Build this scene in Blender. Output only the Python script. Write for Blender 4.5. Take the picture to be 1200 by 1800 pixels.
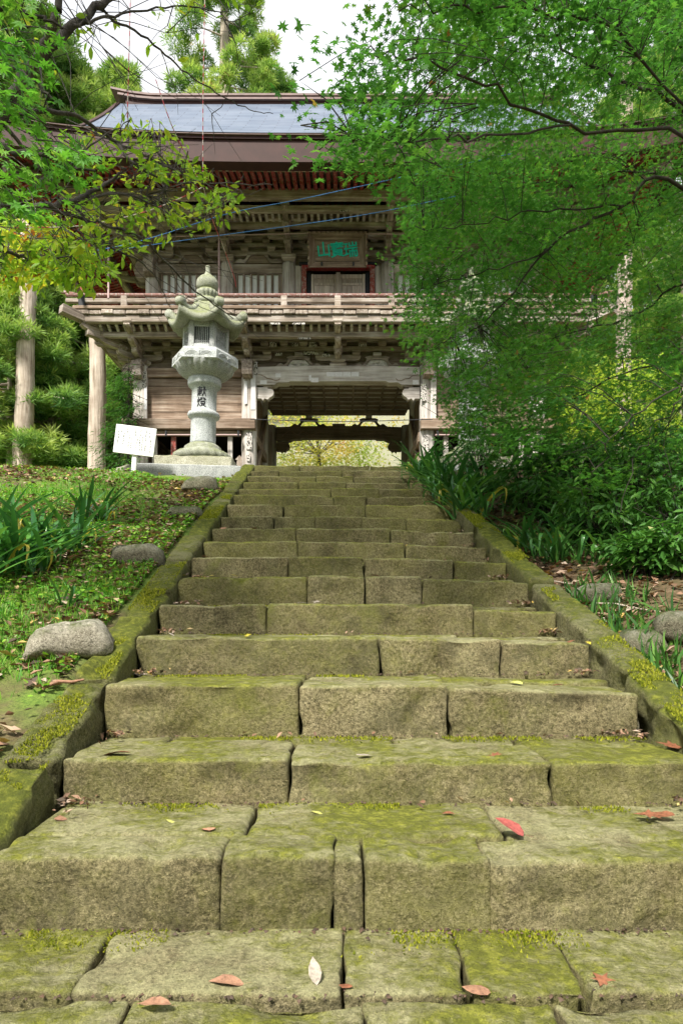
import bpy, math, random
import numpy as np
from mathutils import Vector, Matrix, Euler, Quaternion

random.seed(7)
R = math.radians
scene = bpy.context.scene
for o in list(bpy.data.objects):
    bpy.data.objects.remove(o)
COL = scene.collection

# ------------------------------------------------------------------ camera
cam_d = bpy.data.cameras.new('camera')
cam = bpy.data.objects.new('camera', cam_d)
COL.objects.link(cam)
cam.location = (0, 0, 0)                 # eye level is z = 0; the landing lies 0.87 m below
cam.rotation_euler = (R(90), 0, 0)
cam_d.sensor_fit = 'VERTICAL'
cam_d.sensor_height = 36.0
cam_d.sensor_width = 24.0
cam_d.lens = 24.0
cam_d.shift_y = 190.0 / 1800.0           # architectural shift: verticals stay upright
cam_d.clip_start = 0.05
cam_d.clip_end = 2000
scene.camera = cam

# ------------------------------------------------------------------ sky and sun (hazy, thin overcast)
SUN_EL, SUN_AZ = 51.0, 203.0             # azimuth clockwise from +Y: behind the camera, to the left
world = bpy.data.worlds.new('World')
scene.world = world
world.use_nodes = True
wn, wl = world.node_tree.nodes, world.node_tree.links
wn.clear()
w_out = wn.new('ShaderNodeOutputWorld')
w_sky = wn.new('ShaderNodeTexSky')
w_sky.sky_type = 'NISHITA'
w_sky.sun_disc = False
w_sky.sun_elevation = R(SUN_EL)
w_sky.sun_rotation = R(SUN_AZ)
w_sky.dust_density = 3.0
w_bg = wn.new('ShaderNodeBackground')
w_bg.inputs['Strength'].default_value = 0.10
w_cl = wn.new('ShaderNodeBackground')
w_tc = wn.new('ShaderNodeTexCoord')
w_nz = wn.new('ShaderNodeTexNoise')
w_nz.inputs['Scale'].default_value = 2.2
w_nz.inputs['Detail'].default_value = 5
w_rp = wn.new('ShaderNodeValToRGB')
w_rp.color_ramp.elements[0].position = 0.3
w_rp.color_ramp.elements[0].color = (0.86, 0.88, 0.95, 1)
w_rp.color_ramp.elements[1].position = 0.65
w_rp.color_ramp.elements[1].color = (1.0, 1.0, 1.0, 1)
w_cl.inputs['Strength'].default_value = 0.72
w_mx = wn.new('ShaderNodeMixShader')
w_mx.inputs[0].default_value = 0.82
wl.new(w_tc.outputs['Generated'], w_nz.inputs['Vector'])
wl.new(w_nz.outputs[0], w_rp.inputs[0])
wl.new(w_rp.outputs[0], w_cl.inputs[0])
wl.new(w_sky.outputs[0], w_bg.inputs[0])
wl.new(w_bg.outputs[0], w_mx.inputs[1])
wl.new(w_cl.outputs[0], w_mx.inputs[2])
wl.new(w_mx.outputs[0], w_out.inputs[0])

sun_d = bpy.data.lights.new('sun', 'SUN')
sun_d.energy = 4.3
sun_d.angle = R(7)
sun_d.color = (1.0, 0.95, 0.86)
sun = bpy.data.objects.new('sun', sun_d)
COL.objects.link(sun)
_el, _az = R(SUN_EL), R(SUN_AZ)
_to = Vector((math.cos(_el) * math.sin(_az), math.cos(_el) * math.cos(_az), math.sin(_el)))
sun.rotation_euler = (-_to).to_track_quat('-Z', 'Y').to_euler()
sun.location = (-6, -6, 20)

scene.view_settings.view_transform = 'Standard'
scene.view_settings.look = 'None'
scene.view_settings.gamma = 1.0
scene.view_settings.use_curve_mapping = False
scene.view_settings.exposure = 1.0
scene.cycles.use_adaptive_sampling = True
scene.cycles.adaptive_threshold = 0.025
scene.cycles.max_bounces = 6
scene.cycles.diffuse_bounces = 3
scene.cycles.glossy_bounces = 2
scene.cycles.transmission_bounces = 3
scene.cycles.transparent_max_bounces = 6


def P(px, py, d):
    """point of the place seen at photo pixel (px, py) when it stands d metres away"""
    return Vector(((px - 600.0) / 1200.0 * d, d, (1090.0 - py) / 1200.0 * d))


# ------------------------------------------------------------------ noise in numpy
def _hash(ix, iy, iz, seed):
    n = (ix.astype(np.int64) * 374761393 + iy.astype(np.int64) * 668265263 + iz.astype(np.int64) * 2147483647 + seed * 974711) & 0x7fffffff
    n = ((n ^ (n >> 13)) * 1274126177) & 0x7fffffff
    n = n ^ (n >> 16)
    return (n & 0xffff) / 32767.5 - 1.0


def vnoise(p, seed=0):
    p = np.asarray(p, float)
    i = np.floor(p).astype(np.int64)
    f = p - i
    f = f * f * (3 - 2 * f)
    out = 0
    for dx in (0, 1):
        for dy in (0, 1):
            for dz in (0, 1):
                w = (f[:, 0] if dx else 1 - f[:, 0]) * (f[:, 1] if dy else 1 - f[:, 1]) * (f[:, 2] if dz else 1 - f[:, 2])
                out = out + w * _hash(i[:, 0] + dx, i[:, 1] + dy, i[:, 2] + dz, seed)
    return out


def fbm(p, oct=3, seed=0):
    p = np.asarray(p, float)
    s, a, t = 0, 1.0, 0
    for k in range(oct):
        s = s + a * vnoise(p * (2.03 ** k) + 17.3 * k, seed + k)
        t += a
        a *= 0.5
    return s / t


# ------------------------------------------------------------------ object helpers
WL = {}                                   # origin (in its builder's coordinates) of each parent


def tag(o, label=None, cat=None, group=None, kind=None):
    if label: o['label'] = label
    if cat: o['category'] = cat
    if group: o['group'] = group
    if kind: o['kind'] = kind
    return o


def empty(name, loc=(0, 0, 0), label=None, cat=None, group=None, rot=(0, 0, 0), local=False):
    o = bpy.data.objects.new(name, None)
    o.empty_display_size = 0.2
    o.location = loc
    o.rotation_euler = rot
    COL.objects.link(o)
    WL[o.name] = Vector((0, 0, 0)) if local else Vector(loc)
    return tag(o, label, cat, group)


def link(name, me, parent=None, loc=(0, 0, 0), rot=(0, 0, 0), label=None, cat=None, group=None, kind=None, scale=None):
    o = bpy.data.objects.new(name, me)
    o.location = loc
    o.rotation_euler = rot
    if scale is not None: o.scale = scale
    COL.objects.link(o)
    WL[o.name] = Vector(loc)
    if parent is not None:
        o.parent = parent
        o.location = Vector(loc) - WL[parent.name]
    return tag(o, label, cat, group, kind)


def mesh(name, verts, faces, mat, smooth=False):
    me = bpy.data.meshes.new(name)
    me.from_pydata([tuple(map(float, v)) for v in verts], [], [tuple(int(i) for i in f) for f in faces])
    me.materials.append(mat)
    if smooth:
        me.polygons.foreach_set('use_smooth', np.ones(len(me.polygons), bool))
    me.update()
    return me


def fast_mesh(name, V, F, mat, smooth=False, tint=None):
    """V (n,3), F (m,k) uniform polygons"""
    V = np.asarray(V, np.float32); F = np.asarray(F, np.int32)
    me = bpy.data.meshes.new(name)
    m, k = F.shape
    me.vertices.add(len(V)); me.vertices.foreach_set('co', V.ravel())
    me.loops.add(m * k); me.loops.foreach_set('vertex_index', F.ravel())
    me.polygons.add(m)
    me.polygons.foreach_set('loop_start', np.arange(0, m * k, k, dtype=np.int32))
    if smooth:
        me.polygons.foreach_set('use_smooth', np.ones(m, bool))
    if tint is not None:
        a = me.attributes.new('tint', 'FLOAT', 'POINT')
        a.data.foreach_set('value', np.asarray(tint, np.float32))
    me.materials.append(mat)
    me.update(calc_edges=True)
    me.validate()
    return me


def scatter(tv, tf, pos, rot, scale):
    """copies of a small template: returns V, F"""
    tv = np.asarray(tv, float); tf = np.asarray(tf, int)
    pos = np.asarray(pos, float); m = len(pos)
    sc = np.asarray(scale, float)
    if sc.ndim == 1: sc = sc[:, None]
    loc = tv[None, :, :] * sc[:, None, :]
    V = np.einsum('mij,mnj->mni', rot, loc) + pos[:, None, :]
    F = tf[None, :, :] + (np.arange(m) * len(tv))[:, None, None]
    return V.reshape(-1, 3), F.reshape(-1, tf.shape[1])


def rotmats(ax, ay, az):
    """Rz(az) @ Ry(ay) @ Rx(ax), arrays"""
    ax, ay, az = (np.asarray(a, float) for a in (ax, ay, az))
    m = len(az)
    cx, sx, cy, sy, cz, sz = np.cos(ax), np.sin(ax), np.cos(ay), np.sin(ay), np.cos(az), np.sin(az)
    M = np.empty((m, 3, 3))
    M[:, 0, 0] = cz * cy; M[:, 0, 1] = cz * sy * sx - sz * cx; M[:, 0, 2] = cz * sy * cx + sz * sx
    M[:, 1, 0] = sz * cy; M[:, 1, 1] = sz * sy * sx + cz * cx; M[:, 1, 2] = sz * sy * cx - cz * sx
    M[:, 2, 0] = -sy; M[:, 2, 1] = cy * sx; M[:, 2, 2] = cy * cx
    return M


_box_cache = {}


def box_mesh(sx, sy, sz, mat, bev=0.008):
    key = (round(sx, 3), round(sy, 3), round(sz, 3), mat.name, bev)
    if key in _box_cache: return _box_cache[key]
    hx, hy, hz = sx / 2, sy / 2, sz / 2
    b = min(bev, hx * .4, hy * .4, hz * .4)
    V, idx = [], {}
    for X in (-1, 1):
        for Y in (-1, 1):
            for Z in (-1, 1):
                for a in range(3):
                    q = [X * (hx - b), Y * (hy - b), Z * (hz - b)]
                    q[a] = (X * hx, Y * hy, Z * hz)[a]
                    idx[(X, Y, Z, a)] = len(V); V.append(q)
    F = []
    for a in range(3):
        b1, b2 = (a + 1) % 3, (a + 2) % 3
        for s in (-1, 1):
            q = []
            for u, v in ((-1, -1), (1, -1), (1, 1), (-1, 1)):
                k = [0, 0, 0]; k[a] = s; k[b1] = u; k[b2] = v
                q.append(idx[(k[0], k[1], k[2], a)])
            F.append(q if s > 0 else q[::-1])
        for u in (-1, 1):
            for v in (-1, 1):
                k0 = [0, 0, 0]; k1 = [0, 0, 0]
                k0[a] = -1; k1[a] = 1
                for k in (k0, k1): k[b1] = u; k[b2] = v
                q = [idx[(*k0, b1)], idx[(*k1, b1)], idx[(*k1, b2)], idx[(*k0, b2)]]
                F.append(q if u * v > 0 else q[::-1])
    for X in (-1, 1):
        for Y in (-1, 1):
            for Z in (-1, 1):
                q = [idx[(X, Y, Z, a)] for a in range(3)]
                F.append(q if X * Y * Z > 0 else q[::-1])
    me = mesh('box', V, F, mat)
    _box_cache[key] = me
    return me


def box(name, x0, x1, y0, y1, z0, z1, mat, parent, bev=0.008, rot=(0, 0, 0), **kw):
    me = box_mesh(abs(x1 - x0), abs(y1 - y0), abs(z1 - z0), mat, bev)
    return link(name, me, parent, ((x0 + x1) / 2, (y0 + y1) / 2, (z0 + z1) / 2), rot, **kw)


def bar(name, a, b, w, h, mat, parent, bev=0.006, **kw):
    """square bar from a to b, w across, h high"""
    a, b = Vector(a), Vector(b)
    d = b - a
    me = box_mesh(w, d.length, h, mat, bev)
    rz = math.atan2(-d.x, d.y)
    rx = math.atan2(d.z, math.hypot(d.x, d.y))
    return link(name, me, parent, (a + b) / 2, (rx, 0, rz), **kw)


_poly_cache = {}


def poly_mesh(pts, th, mat, key=None):
    """outline (u along x, v along z) extruded th along y, centred"""
    if key is not None and (key, mat.name) in _poly_cache: return _poly_cache[(key, mat.name)]
    n = len(pts)
    V = [(u, -th / 2, v) for u, v in pts] + [(u, th / 2, v) for u, v in pts]
    area = sum(pts[i][0] * pts[(i + 1) % n][1] - pts[(i + 1) % n][0] * pts[i][1] for i in range(n))
    F = []
    fr = list(range(n)); bk = [n + i for i in range(n)][::-1]
    sd = [(i, n + i, n + (i + 1) % n, (i + 1) % n) for i in range(n)]
    if area > 0:
        F = [fr, bk] + [s for s in sd]
    else:
        F = [fr[::-1], bk[::-1]] + [s[::-1] for s in sd]
    me = mesh('outline', V, F, mat)
    if key is not None: _poly_cache[(key, mat.name)] = me
    return me


def lathe_mesh(prof, n, mat, smooth=True, flute=0, depth=0.0, zr=None, phase=0.0):
    """prof: list of (r, z). flute: petals round the circle in the z range zr"""
    V, F = [], []
    for r, z in prof:
        for i in range(n):
            a = 2 * math.pi * (i + phase) / n
            rr = r
            if flute and zr[0] <= z <= zr[1]:
                rr = r - depth * (1 - abs(math.sin(a * flute / 2)))
            V.append((rr * math.cos(a), rr * math.sin(a), z))
    m = len(prof)
    for j in range(m - 1):
        for i in range(n):
            F.append((j * n + i, j * n + (i + 1) % n, (j + 1) * n + (i + 1) % n, (j + 1) * n + i))
    F.append(list(range(n))[::-1]); F.append([(m - 1) * n + i for i in range(n)])
    return mesh('turned', V, F, mat, smooth)


class Acc:
    """gathers tubes into ONE mesh"""
    def __init__(s): s.V, s.F, s.n = [], [], 0

    def tube(s, pts, radii, seg=6):
        pts = [Vector(p) for p in pts]
        k = len(pts)
        if isinstance(radii, (int, float)): radii = [radii] * k
        up = Vector((0, 0, 1))
        base = s.n
        for i, p in enumerate(pts):
            t = (pts[min(i + 1, k - 1)] - pts[max(i - 1, 0)])
            if t.length < 1e-9: t = Vector((0, 0, 1))
            t.normalize()
            ref = up if abs(t.z) < 0.9 else Vector((1, 0, 0))
            a = t.cross(ref).normalized(); b = t.cross(a)
            for j in range(seg):
                an = 2 * math.pi * j / seg
                s.V.append(p + (a * math.cos(an) + b * math.sin(an)) * radii[i])
        for i in range(k - 1):
            for j in range(seg):
                s.F.append((base + i * seg + j, base + i * seg + (j + 1) % seg, base + (i + 1) * seg + (j + 1) % seg, base + (i + 1) * seg + j))
        s.n += k * seg
        return s

    def mesh(s, mat):
        return fast_mesh('tubes', np.array([tuple(v) for v in s.V]), np.array(s.F), mat, True)


def spline(pts, n):
    """Catmull-Rom through pts"""
    pts = [Vector(p) for p in pts]
    q = [pts[0] * 2 - pts[1]] + pts + [pts[-1] * 2 - pts[-2]]
    out = []
    for i in range(1, len(q) - 2):
        for k in range(n):
            t = k / n
            a, b, c, d = q[i - 1], q[i], q[i + 1], q[i + 2]
            out.append(0.5 * ((2 * b) + (c - a) * t + (2 * a - 5 * b + 4 * c - d) * t * t + (3 * b - a - 3 * c + d) * t ** 3))
    out.append(pts[-1])
    return out


def text_mesh(s, size, mat, extrude=0.004, vertical=False):
    cu = bpy.data.curves.new('lettering', 'FONT')
    cu.body = s
    cu.size = size
    cu.offset = size * 0.012
    cu.extrude = extrude
    cu.align_x = 'CENTER'; cu.align_y = 'CENTER'
    cu.resolution_u = 2
    o = bpy.data.objects.new('lettering_source', cu)
    COL.objects.link(o)
    dg = bpy.context.evaluated_depsgraph_get()
    me = bpy.data.meshes.new_from_object(o.evaluated_get(dg))
    bpy.data.objects.remove(o)
    me.materials.clear(); me.materials.append(mat)
    return me

# ------------------------------------------------------------------ materials
class NT:
    def __init__(s, name):
        s.mat = bpy.data.materials.new(name); s.mat.use_nodes = True
        s.n, s.l = s.mat.node_tree.nodes, s.mat.node_tree.links
        s.b = s.n['Principled BSDF']; s.out = s.n['Material Output']
        s.b.inputs['Roughness'].default_value = 0.9
        s.b.inputs['Specular IOR Level'].default_value = 0.25

    def node(s, t, **kw):
        n = s.n.new(t)
        for k, v in kw.items(): setattr(n, k, v)
        return n

    def noise(s, vec, scale, detail=4, rough=0.6):
        n = s.node('ShaderNodeTexNoise')
        n.inputs['Scale'].default_value = scale; n.inputs['Detail'].default_value = detail
        n.inputs['Roughness'].default_value = rough
        if vec is not None: s.l.new(vec, n.inputs['Vector'])
        return n.outputs[0]

    def ramp(s, fac, stops, interp='LINEAR'):
        r = s.node('ShaderNodeValToRGB'); cr = r.color_ramp; cr.interpolation = interp
        while len(cr.elements) < len(stops): cr.elements.new(0.5)
        for e, (p, c) in zip(cr.elements, stops):
            e.position = p
            e.color = (*c, 1) if isinstance(c, tuple) else (c, c, c, 1)
        s.l.new(fac, r.inputs[0])
        return r.outputs[0]

    def mix(s, fac, a, b, mode='MIX'):
        m = s.node('ShaderNodeMix', data_type='RGBA', blend_type=mode)
        for sock, v in ((m.inputs[0], fac), (m.inputs[6], a), (m.inputs[7], b)):
            if isinstance(v, (int, float)): sock.default_value = v
            elif isinstance(v, tuple): sock.default_value = (*v, 1)
            else: s.l.new(v, sock)
        return m.outputs[2]

    def math(s, op, a, b=None, clamp=False):
        m = s.node('ShaderNodeMath', operation=op, use_clamp=clamp)
        for i, v in enumerate((a, b)):
            if v is None: continue
            if isinstance(v, (int, float)): m.inputs[i].default_value = v
            else: s.l.new(v, m.inputs[i])
        return m.outputs[0]

    def pos(s): return s.node('ShaderNodeNewGeometry').outputs['Position']

    def normal_z(s):
        g = s.node('ShaderNodeNewGeometry'); x = s.node('ShaderNodeSeparateXYZ')
        s.l.new(g.outputs['Normal'], x.inputs[0]); return x.outputs[2]

    def objvec(s, scale):
        """object coordinates, shifted by a random amount for each object, stretched"""
        tc = s.node('ShaderNodeTexCoord'); oi = s.node('ShaderNodeObjectInfo')
        a = s.node('ShaderNodeVectorMath', operation='MULTIPLY_ADD')
        s.l.new(oi.outputs['Random'], a.inputs[0])
        a.inputs[1].default_value = (37.0, 71.0, 53.0)
        s.l.new(tc.outputs['Object'], a.inputs[2])
        m = s.node('ShaderNodeVectorMath', operation='MULTIPLY')
        s.l.new(a.outputs[0], m.inputs[0]); m.inputs[1].default_value = scale
        s.rand = oi.outputs['Random']
        return m.outputs[0]

    def bump(s, h, strength=0.5, dist=0.01, prev=None):
        b = s.node('ShaderNodeBump')
        b.inputs['Strength'].default_value = strength; b.inputs['Distance'].default_value = dist
        s.l.new(h, b.inputs['Height'])
        if prev is not None: s.l.new(prev, b.inputs['Normal'])
        return b.outputs[0]

    def done(s, col=None, rough=None, normal=None):
        if col is not None:
            if isinstance(col, tuple): s.b.inputs['Base Color'].default_value = (*col, 1)
            else: s.l.new(col, s.b.inputs['Base Color'])
        if rough is not None: s.b.inputs['Roughness'].default_value = rough
        if normal is not None: s.l.new(normal, s.b.inputs['Normal'])
        return s.mat


def stone_mat(name, c0, c1, c2, moss0, moss1, amount, bump=0.7, speck=0.5, mossface=0.0, top=(0.36, 0.34, 0.27), streak=0.0, stain=0.0):
    t = NT(name); p = t.pos()
    big = t.noise(p, 1.9, 3); mid = t.noise(p, 9, 6, 0.7); fine = t.noise(p, 70, 5, 0.75); grit = t.noise(p, 210, 2, 0.6)
    col = t.ramp(mid, [(0.32, c0), (0.5, c1), (0.68, c2)])
    col = t.mix(t.ramp(big, [(0.42, 0.0), (0.6, 0.75)]), col, tuple(v * 0.8 for v in c0))
    col = t.mix(t.ramp(fine, [(0.46, 0.0), (0.62, speck)]), col, tuple(min(1, v * 1.6) for v in c2))
    col = t.mix(t.ramp(fine, [(0.36, 0.9), (0.46, 0.0)]), col, tuple(v * 0.30 for v in c0))
    col = t.mix(t.ramp(grit, [(0.36, 0.7), (0.46, 0.0)]), col, tuple(v * 0.45 for v in c0))
    col = t.mix(t.ramp(grit, [(0.62, 0.0), (0.70, 0.8)]), col, tuple(min(1, v * 1.9) for v in c2))
    # every stone has its own tone and its own share of moss
    oi = t.node('ShaderNodeObjectInfo')
    col = t.mix(1.0, col, t.ramp(oi.outputs['Random'], [(0.0, (0.72, 0.70, 0.68)), (0.5, (1.0, 0.98, 0.92)), (1.0, (1.22, 1.22, 1.2))]), 'MULTIPLY')
    if streak:
        sm = t.node('ShaderNodeVectorMath', operation='MULTIPLY'); t.l.new(p, sm.inputs[0]); sm.inputs[1].default_value = (1, 1, 0.12)
        col = t.mix(t.ramp(t.noise(sm.outputs[0], 14, 5, 0.7), [(0.45, 0.0), (0.68, streak)]), col, tuple(v * 0.55 for v in c0))
    shift = t.math('MULTIPLY', oi.outputs['Random'], 7.13)
    fr = t.math('FRACT', shift)
    if stain:
        col = t.mix(t.math('MULTIPLY', fr, 0.3), col, t.mix(0.5, moss0, c1))
        st = t.noise(p, 4.2, 6, 0.72)
        col = t.mix(t.ramp(st, [(0.50, 0.0), (0.62, stain)]), col, tuple(v * 0.55 for v in c0))
        col = t.mix(t.ramp(t.noise(p, 3.4, 5, 0.7), [(0.56, 0.0), (0.68, 0.6)]), col, tuple(v * 0.9 for v in moss0))
    # moss settles on what faces up and in patches
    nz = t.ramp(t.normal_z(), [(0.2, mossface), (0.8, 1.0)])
    pat = t.noise(p, 2.6, 5, 0.65); pat2 = t.noise(p, 30, 5, 0.75); pat3 = t.noise(p, 11, 4, 0.7)
    pm = t.math('ADD', t.math('MULTIPLY', pat, 0.5), t.math('ADD', t.math('MULTIPLY', pat2, 0.28), t.math('MULTIPLY', pat3, 0.22)))
    pm = t.math('ADD', pm, t.math('MULTIPLY', t.math('SUBTRACT', fr, 0.5), 0.10))
    mask = t.math('MULTIPLY', nz, t.ramp(pm, [(0.50 - amount * 0.1, 0.0), (0.61 - amount * 0.1, 1.0)]))
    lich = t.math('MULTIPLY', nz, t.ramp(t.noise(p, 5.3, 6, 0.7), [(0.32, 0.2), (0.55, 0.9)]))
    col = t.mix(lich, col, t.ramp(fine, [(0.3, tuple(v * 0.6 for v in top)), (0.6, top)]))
    mc = t.ramp(t.noise(p, 24, 5, 0.75), [(0.32, tuple(v * 0.6 for v in moss0)), (0.5, moss0), (0.68, moss1)])
    col = t.mix(t.math('MULTIPLY', mask, 0.92), col, mc)
    n = t.bump(mid, 0.6 * bump, 0.035)
    n = t.bump(fine, min(1.0, bump), 0.018, n)
    n = t.bump(grit, 0.6 * bump, 0.006, n)
    n = t.bump(t.math('MULTIPLY', mask, pat2), 0.9, 0.02, n)
    return t.done(col, 0.95, n)


STEP = stone_mat('step tuff with moss', (0.08, 0.063, 0.03), (0.165, 0.133, 0.068), (0.28, 0.238, 0.14), (0.155, 0.17, 0.015), (0.35, 0.355, 0.045), 0.55, 1.3, 0.55, 0.26, (0.40, 0.385, 0.20), 0.0, 0.65)  # face tones darkened to put riser shade into the colour; tops keep lichen
KERB = stone_mat('mossy kerb stone', (0.09, 0.08, 0.035), (0.15, 0.138, 0.065), (0.24, 0.225, 0.13), (0.105, 0.125, 0.012), (0.26, 0.27, 0.035), 1.0, 1.0, 0.45, 0.3, (0.21, 0.21, 0.10), 0.0, 0.6)
ROCK = stone_mat('garden boulder', (0.19, 0.17, 0.13), (0.30, 0.28, 0.23), (0.38, 0.36, 0.31), (0.10, 0.13, 0.03), (0.18, 0.20, 0.06), 0.1, 0.6, 0.3)
DARKROCK = stone_mat('damp boulder', (0.10, 0.09, 0.06), (0.17, 0.16, 0.11), (0.25, 0.24, 0.18), (0.06, 0.085, 0.02), (0.13, 0.15, 0.04), 0.7, 0.8, 0.3)
GRANITE = stone_mat('lantern granite', (0.33, 0.35, 0.36), (0.42, 0.44, 0.45), (0.48, 0.50, 0.51), (0.24, 0.26, 0.16), (0.33, 0.35, 0.23), -0.4, 0.3, 0.35, 0.0, (0.44, 0.46, 0.45), 0.35)
GRANITE_MOSS = stone_mat('lichened lantern granite', (0.24, 0.255, 0.21), (0.33, 0.345, 0.30), (0.40, 0.415, 0.375), (0.20, 0.225, 0.09), (0.32, 0.35, 0.16), 0.8, 0.5, 0.35, 0.2, (0.40, 0.415, 0.33), 0.35)
PLINTH = stone_mat('plinth stone', (0.28, 0.27, 0.20), (0.38, 0.37, 0.29), (0.46, 0.45, 0.37), (0.2, 0.22, 0.08), (0.32, 0.33, 0.14), 0.5, 0.8, 0.4, 0.2)


def wood_mat(name, axis, stops, paint=None, knots=True, rough=0.85, white=0.0):
    t = NT(name)
    sc = [22.0, 22.0, 22.0]; sc[axis] = 1.1
    v = t.objvec(tuple(sc))
    g = t.noise(v, 1.0, 6, 0.65)
    sc2 = [60.0, 60.0, 60.0]; sc2[axis] = 2.0
    v2 = t.objvec(tuple(sc2))
    g2 = t.noise(v2, 1.0, 4, 0.6)
    blot = t.noise(t.pos(), 2.3, 4, 0.6)
    f = t.math('ADD', t.math('MULTIPLY', g, 0.6), t.math('MULTIPLY', blot, 0.4))
    col = t.ramp(f, stops)
    col = t.mix(t.ramp(g2, [(0.30, 0.65), (0.48, 0.0)]), col, tuple(v * 0.45 for v in stops[0][1]))
    oi = t.node('ShaderNodeObjectInfo')
    tone = t.ramp(oi.outputs['Random'], [(0.0, 0.78), (1.0, 1.12)])
    col = t.mix(1.0, col, tone, 'MULTIPLY')
    if white:
        wp = t.noise(t.objvec(tuple(s * 0.35 for s in sc)), 1.0, 5, 0.7)
        col = t.mix(t.ramp(wp, [(0.47, 0.0), (0.6, white)]), col, (0.62, 0.60, 0.57))
    if paint:
        wp = t.noise(t.pos(), 26, 4, 0.7)
        col = t.mix(t.ramp(wp, [(0.36, 0.0), (0.5, 0.92)]), col, paint)
    n = t.bump(g2, 0.55, 0.006)
    n = t.bump(g, 0.4, 0.012, n)
    return t.done(col, rough, n)


GREY = [(0.34, (0.12, 0.092, 0.07)), (0.5, (0.345, 0.285, 0.235)), (0.66, (0.62, 0.57, 0.52))]
PALE = [(0.34, (0.19, 0.155, 0.13)), (0.5, (0.45, 0.405, 0.365)), (0.66, (0.72, 0.69, 0.67))]
BROWN = [(0.32, (0.085, 0.055, 0.038)), (0.5, (0.25, 0.18, 0.13)), (0.68, (0.45, 0.37, 0.30))]
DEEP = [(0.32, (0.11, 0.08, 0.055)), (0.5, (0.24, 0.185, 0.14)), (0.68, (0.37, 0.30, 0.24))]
WX = wood_mat('weathered timber along x', 0, GREY); WY = wood_mat('weathered timber along y', 1, GREY); WZ = wood_mat('weathered timber upright', 2, GREY)
PX = wood_mat('silvered timber along x', 0, PALE, white=0.35); PZ = wood_mat('silvered timber upright', 2, PALE, white=0.75)
BX = wood_mat('brown plank along x', 0, BROWN); BY = wood_mat('brown timber along y', 1, BROWN); BZ = wood_mat('brown plank upright', 2, BROWN)
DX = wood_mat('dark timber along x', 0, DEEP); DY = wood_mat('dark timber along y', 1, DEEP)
REDY = wood_mat('red painted rafter', 1, BROWN, paint=(0.24, 0.018, 0.028)); REDX = wood_mat('red painted timber along x', 0, BROWN, paint=(0.36, 0.03, 0.04))
RAILX = wood_mat('faded red rail', 0, PALE, paint=(0.22, 0.10, 0.085))
REDZ = wood_mat('red painted post', 2, PALE, paint=(0.27, 0.045, 0.035))
DOORZ = wood_mat('pale door board', 2, [(0.3, (0.36, 0.28, 0.24)), (0.5, (0.58, 0.50, 0.45)), (0.7, (0.74, 0.68, 0.64))])


def plain(name, col, rough=0.7, noise=0.12, scale=14, metal=0.0, bump=0.0):
    t = NT(name); p = t.pos()
    f = t.noise(p, scale, 5, 0.65)
    c = t.ramp(f, [(0.3, tuple(max(0, v * (1 - noise)) for v in col)), (0.7, tuple(min(1, v * (1 + noise)) for v in col))])
    t.b.inputs['Metallic'].default_value = metal
    n = t.bump(f, bump, 0.01) if bump else None
    return t.done(c, rough, n)


FASCIA = plain('brown copper eave band', (0.042, 0.016, 0.013), 0.6, 0.25, 5)
RIDGE = plain('weathered copper ridge', (0.16, 0.105, 0.095), 0.5, 0.25, 6)
BLACK = plain('black lacquer', (0.02, 0.022, 0.03), 0.5)
INK = plain('black ink', (0.012, 0.012, 0.014), 0.8)
TEAL = plain('verdigris paint', (0.01, 0.50, 0.40), 0.6, 0.2, 40)
WHITEP = plain('white plaster', (0.90, 0.92, 0.95), 0.8, 0.04)
SIGNW = plain('white sign paint', (0.83, 0.84, 0.82), 0.4, 0.03)
PAPER = plain('bleached paper', (0.62, 0.61, 0.62), 0.9, 0.12, 30)
CARVE = plain('pale carved wood', (0.60, 0.56, 0.52), 0.85, 0.25, 22, bump=0.5)
IRON = plain('dark iron', (0.03, 0.032, 0.036), 0.5)
PIPE = plain('old pinkish conduit', (0.42, 0.30, 0.29), 0.5)
BLUEROPE = plain('blue rope', (0.06, 0.19, 0.45), 0.7, 0.2, 60)
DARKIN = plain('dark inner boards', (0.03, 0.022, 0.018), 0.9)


def rope_stripe():
    t = NT('red and white twisted string')
    w = t.node('ShaderNodeTexWave', wave_type='BANDS', bands_direction='Z')
    w.inputs['Scale'].default_value = 4.5
    w.inputs['Distortion'].default_value = 3.0
    t.l.new(t.pos(), w.inputs['Vector'])
    return t.done(t.ramp(w.outputs[1], [(0.35, (0.62, 0.10, 0.13)), (0.6, (0.72, 0.62, 0.60))]), 0.8)


STRIPE = rope_stripe()


def roof_mat():
    t = NT('blue grey metal roof sheets')
    uv = t.node('ShaderNodeUVMap'); uv.uv_map = 'UVMap'
    br = t.node('ShaderNodeTexBrick')
    br.inputs['Color1'].default_value = (0.085, 0.11, 0.155, 1); br.inputs['Color2'].default_value = (0.125, 0.155, 0.205, 1)
    br.inputs['Mortar'].default_value = (0.04, 0.05, 0.075, 1)
    br.inputs['Scale'].default_value = 1.0; br.inputs['Brick Width'].default_value = 0.62; br.inputs['Row Height'].default_value = 0.2
    br.inputs['Mortar Size'].default_value = 0.009; br.inputs['Mortar Smooth'].default_value = 0.3
    t.l.new(uv.outputs[0], br.inputs['Vector'])
    st = t.noise(t.pos(), 1.3, 5, 0.65)
    c = t.mix(t.ramp(st, [(0.4, 0.0), (0.7, 0.4)]), br.outputs['Color'], (0.19, 0.215, 0.26))
    t.b.inputs['Metallic'].default_value = 0.0
    n = t.bump(br.outputs['Fac'], -0.6, 0.01)
    t.b.inputs['Specular IOR Level'].default_value = 0.2
    return t.done(c, 0.55, n)


ROOF = roof_mat()


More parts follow.
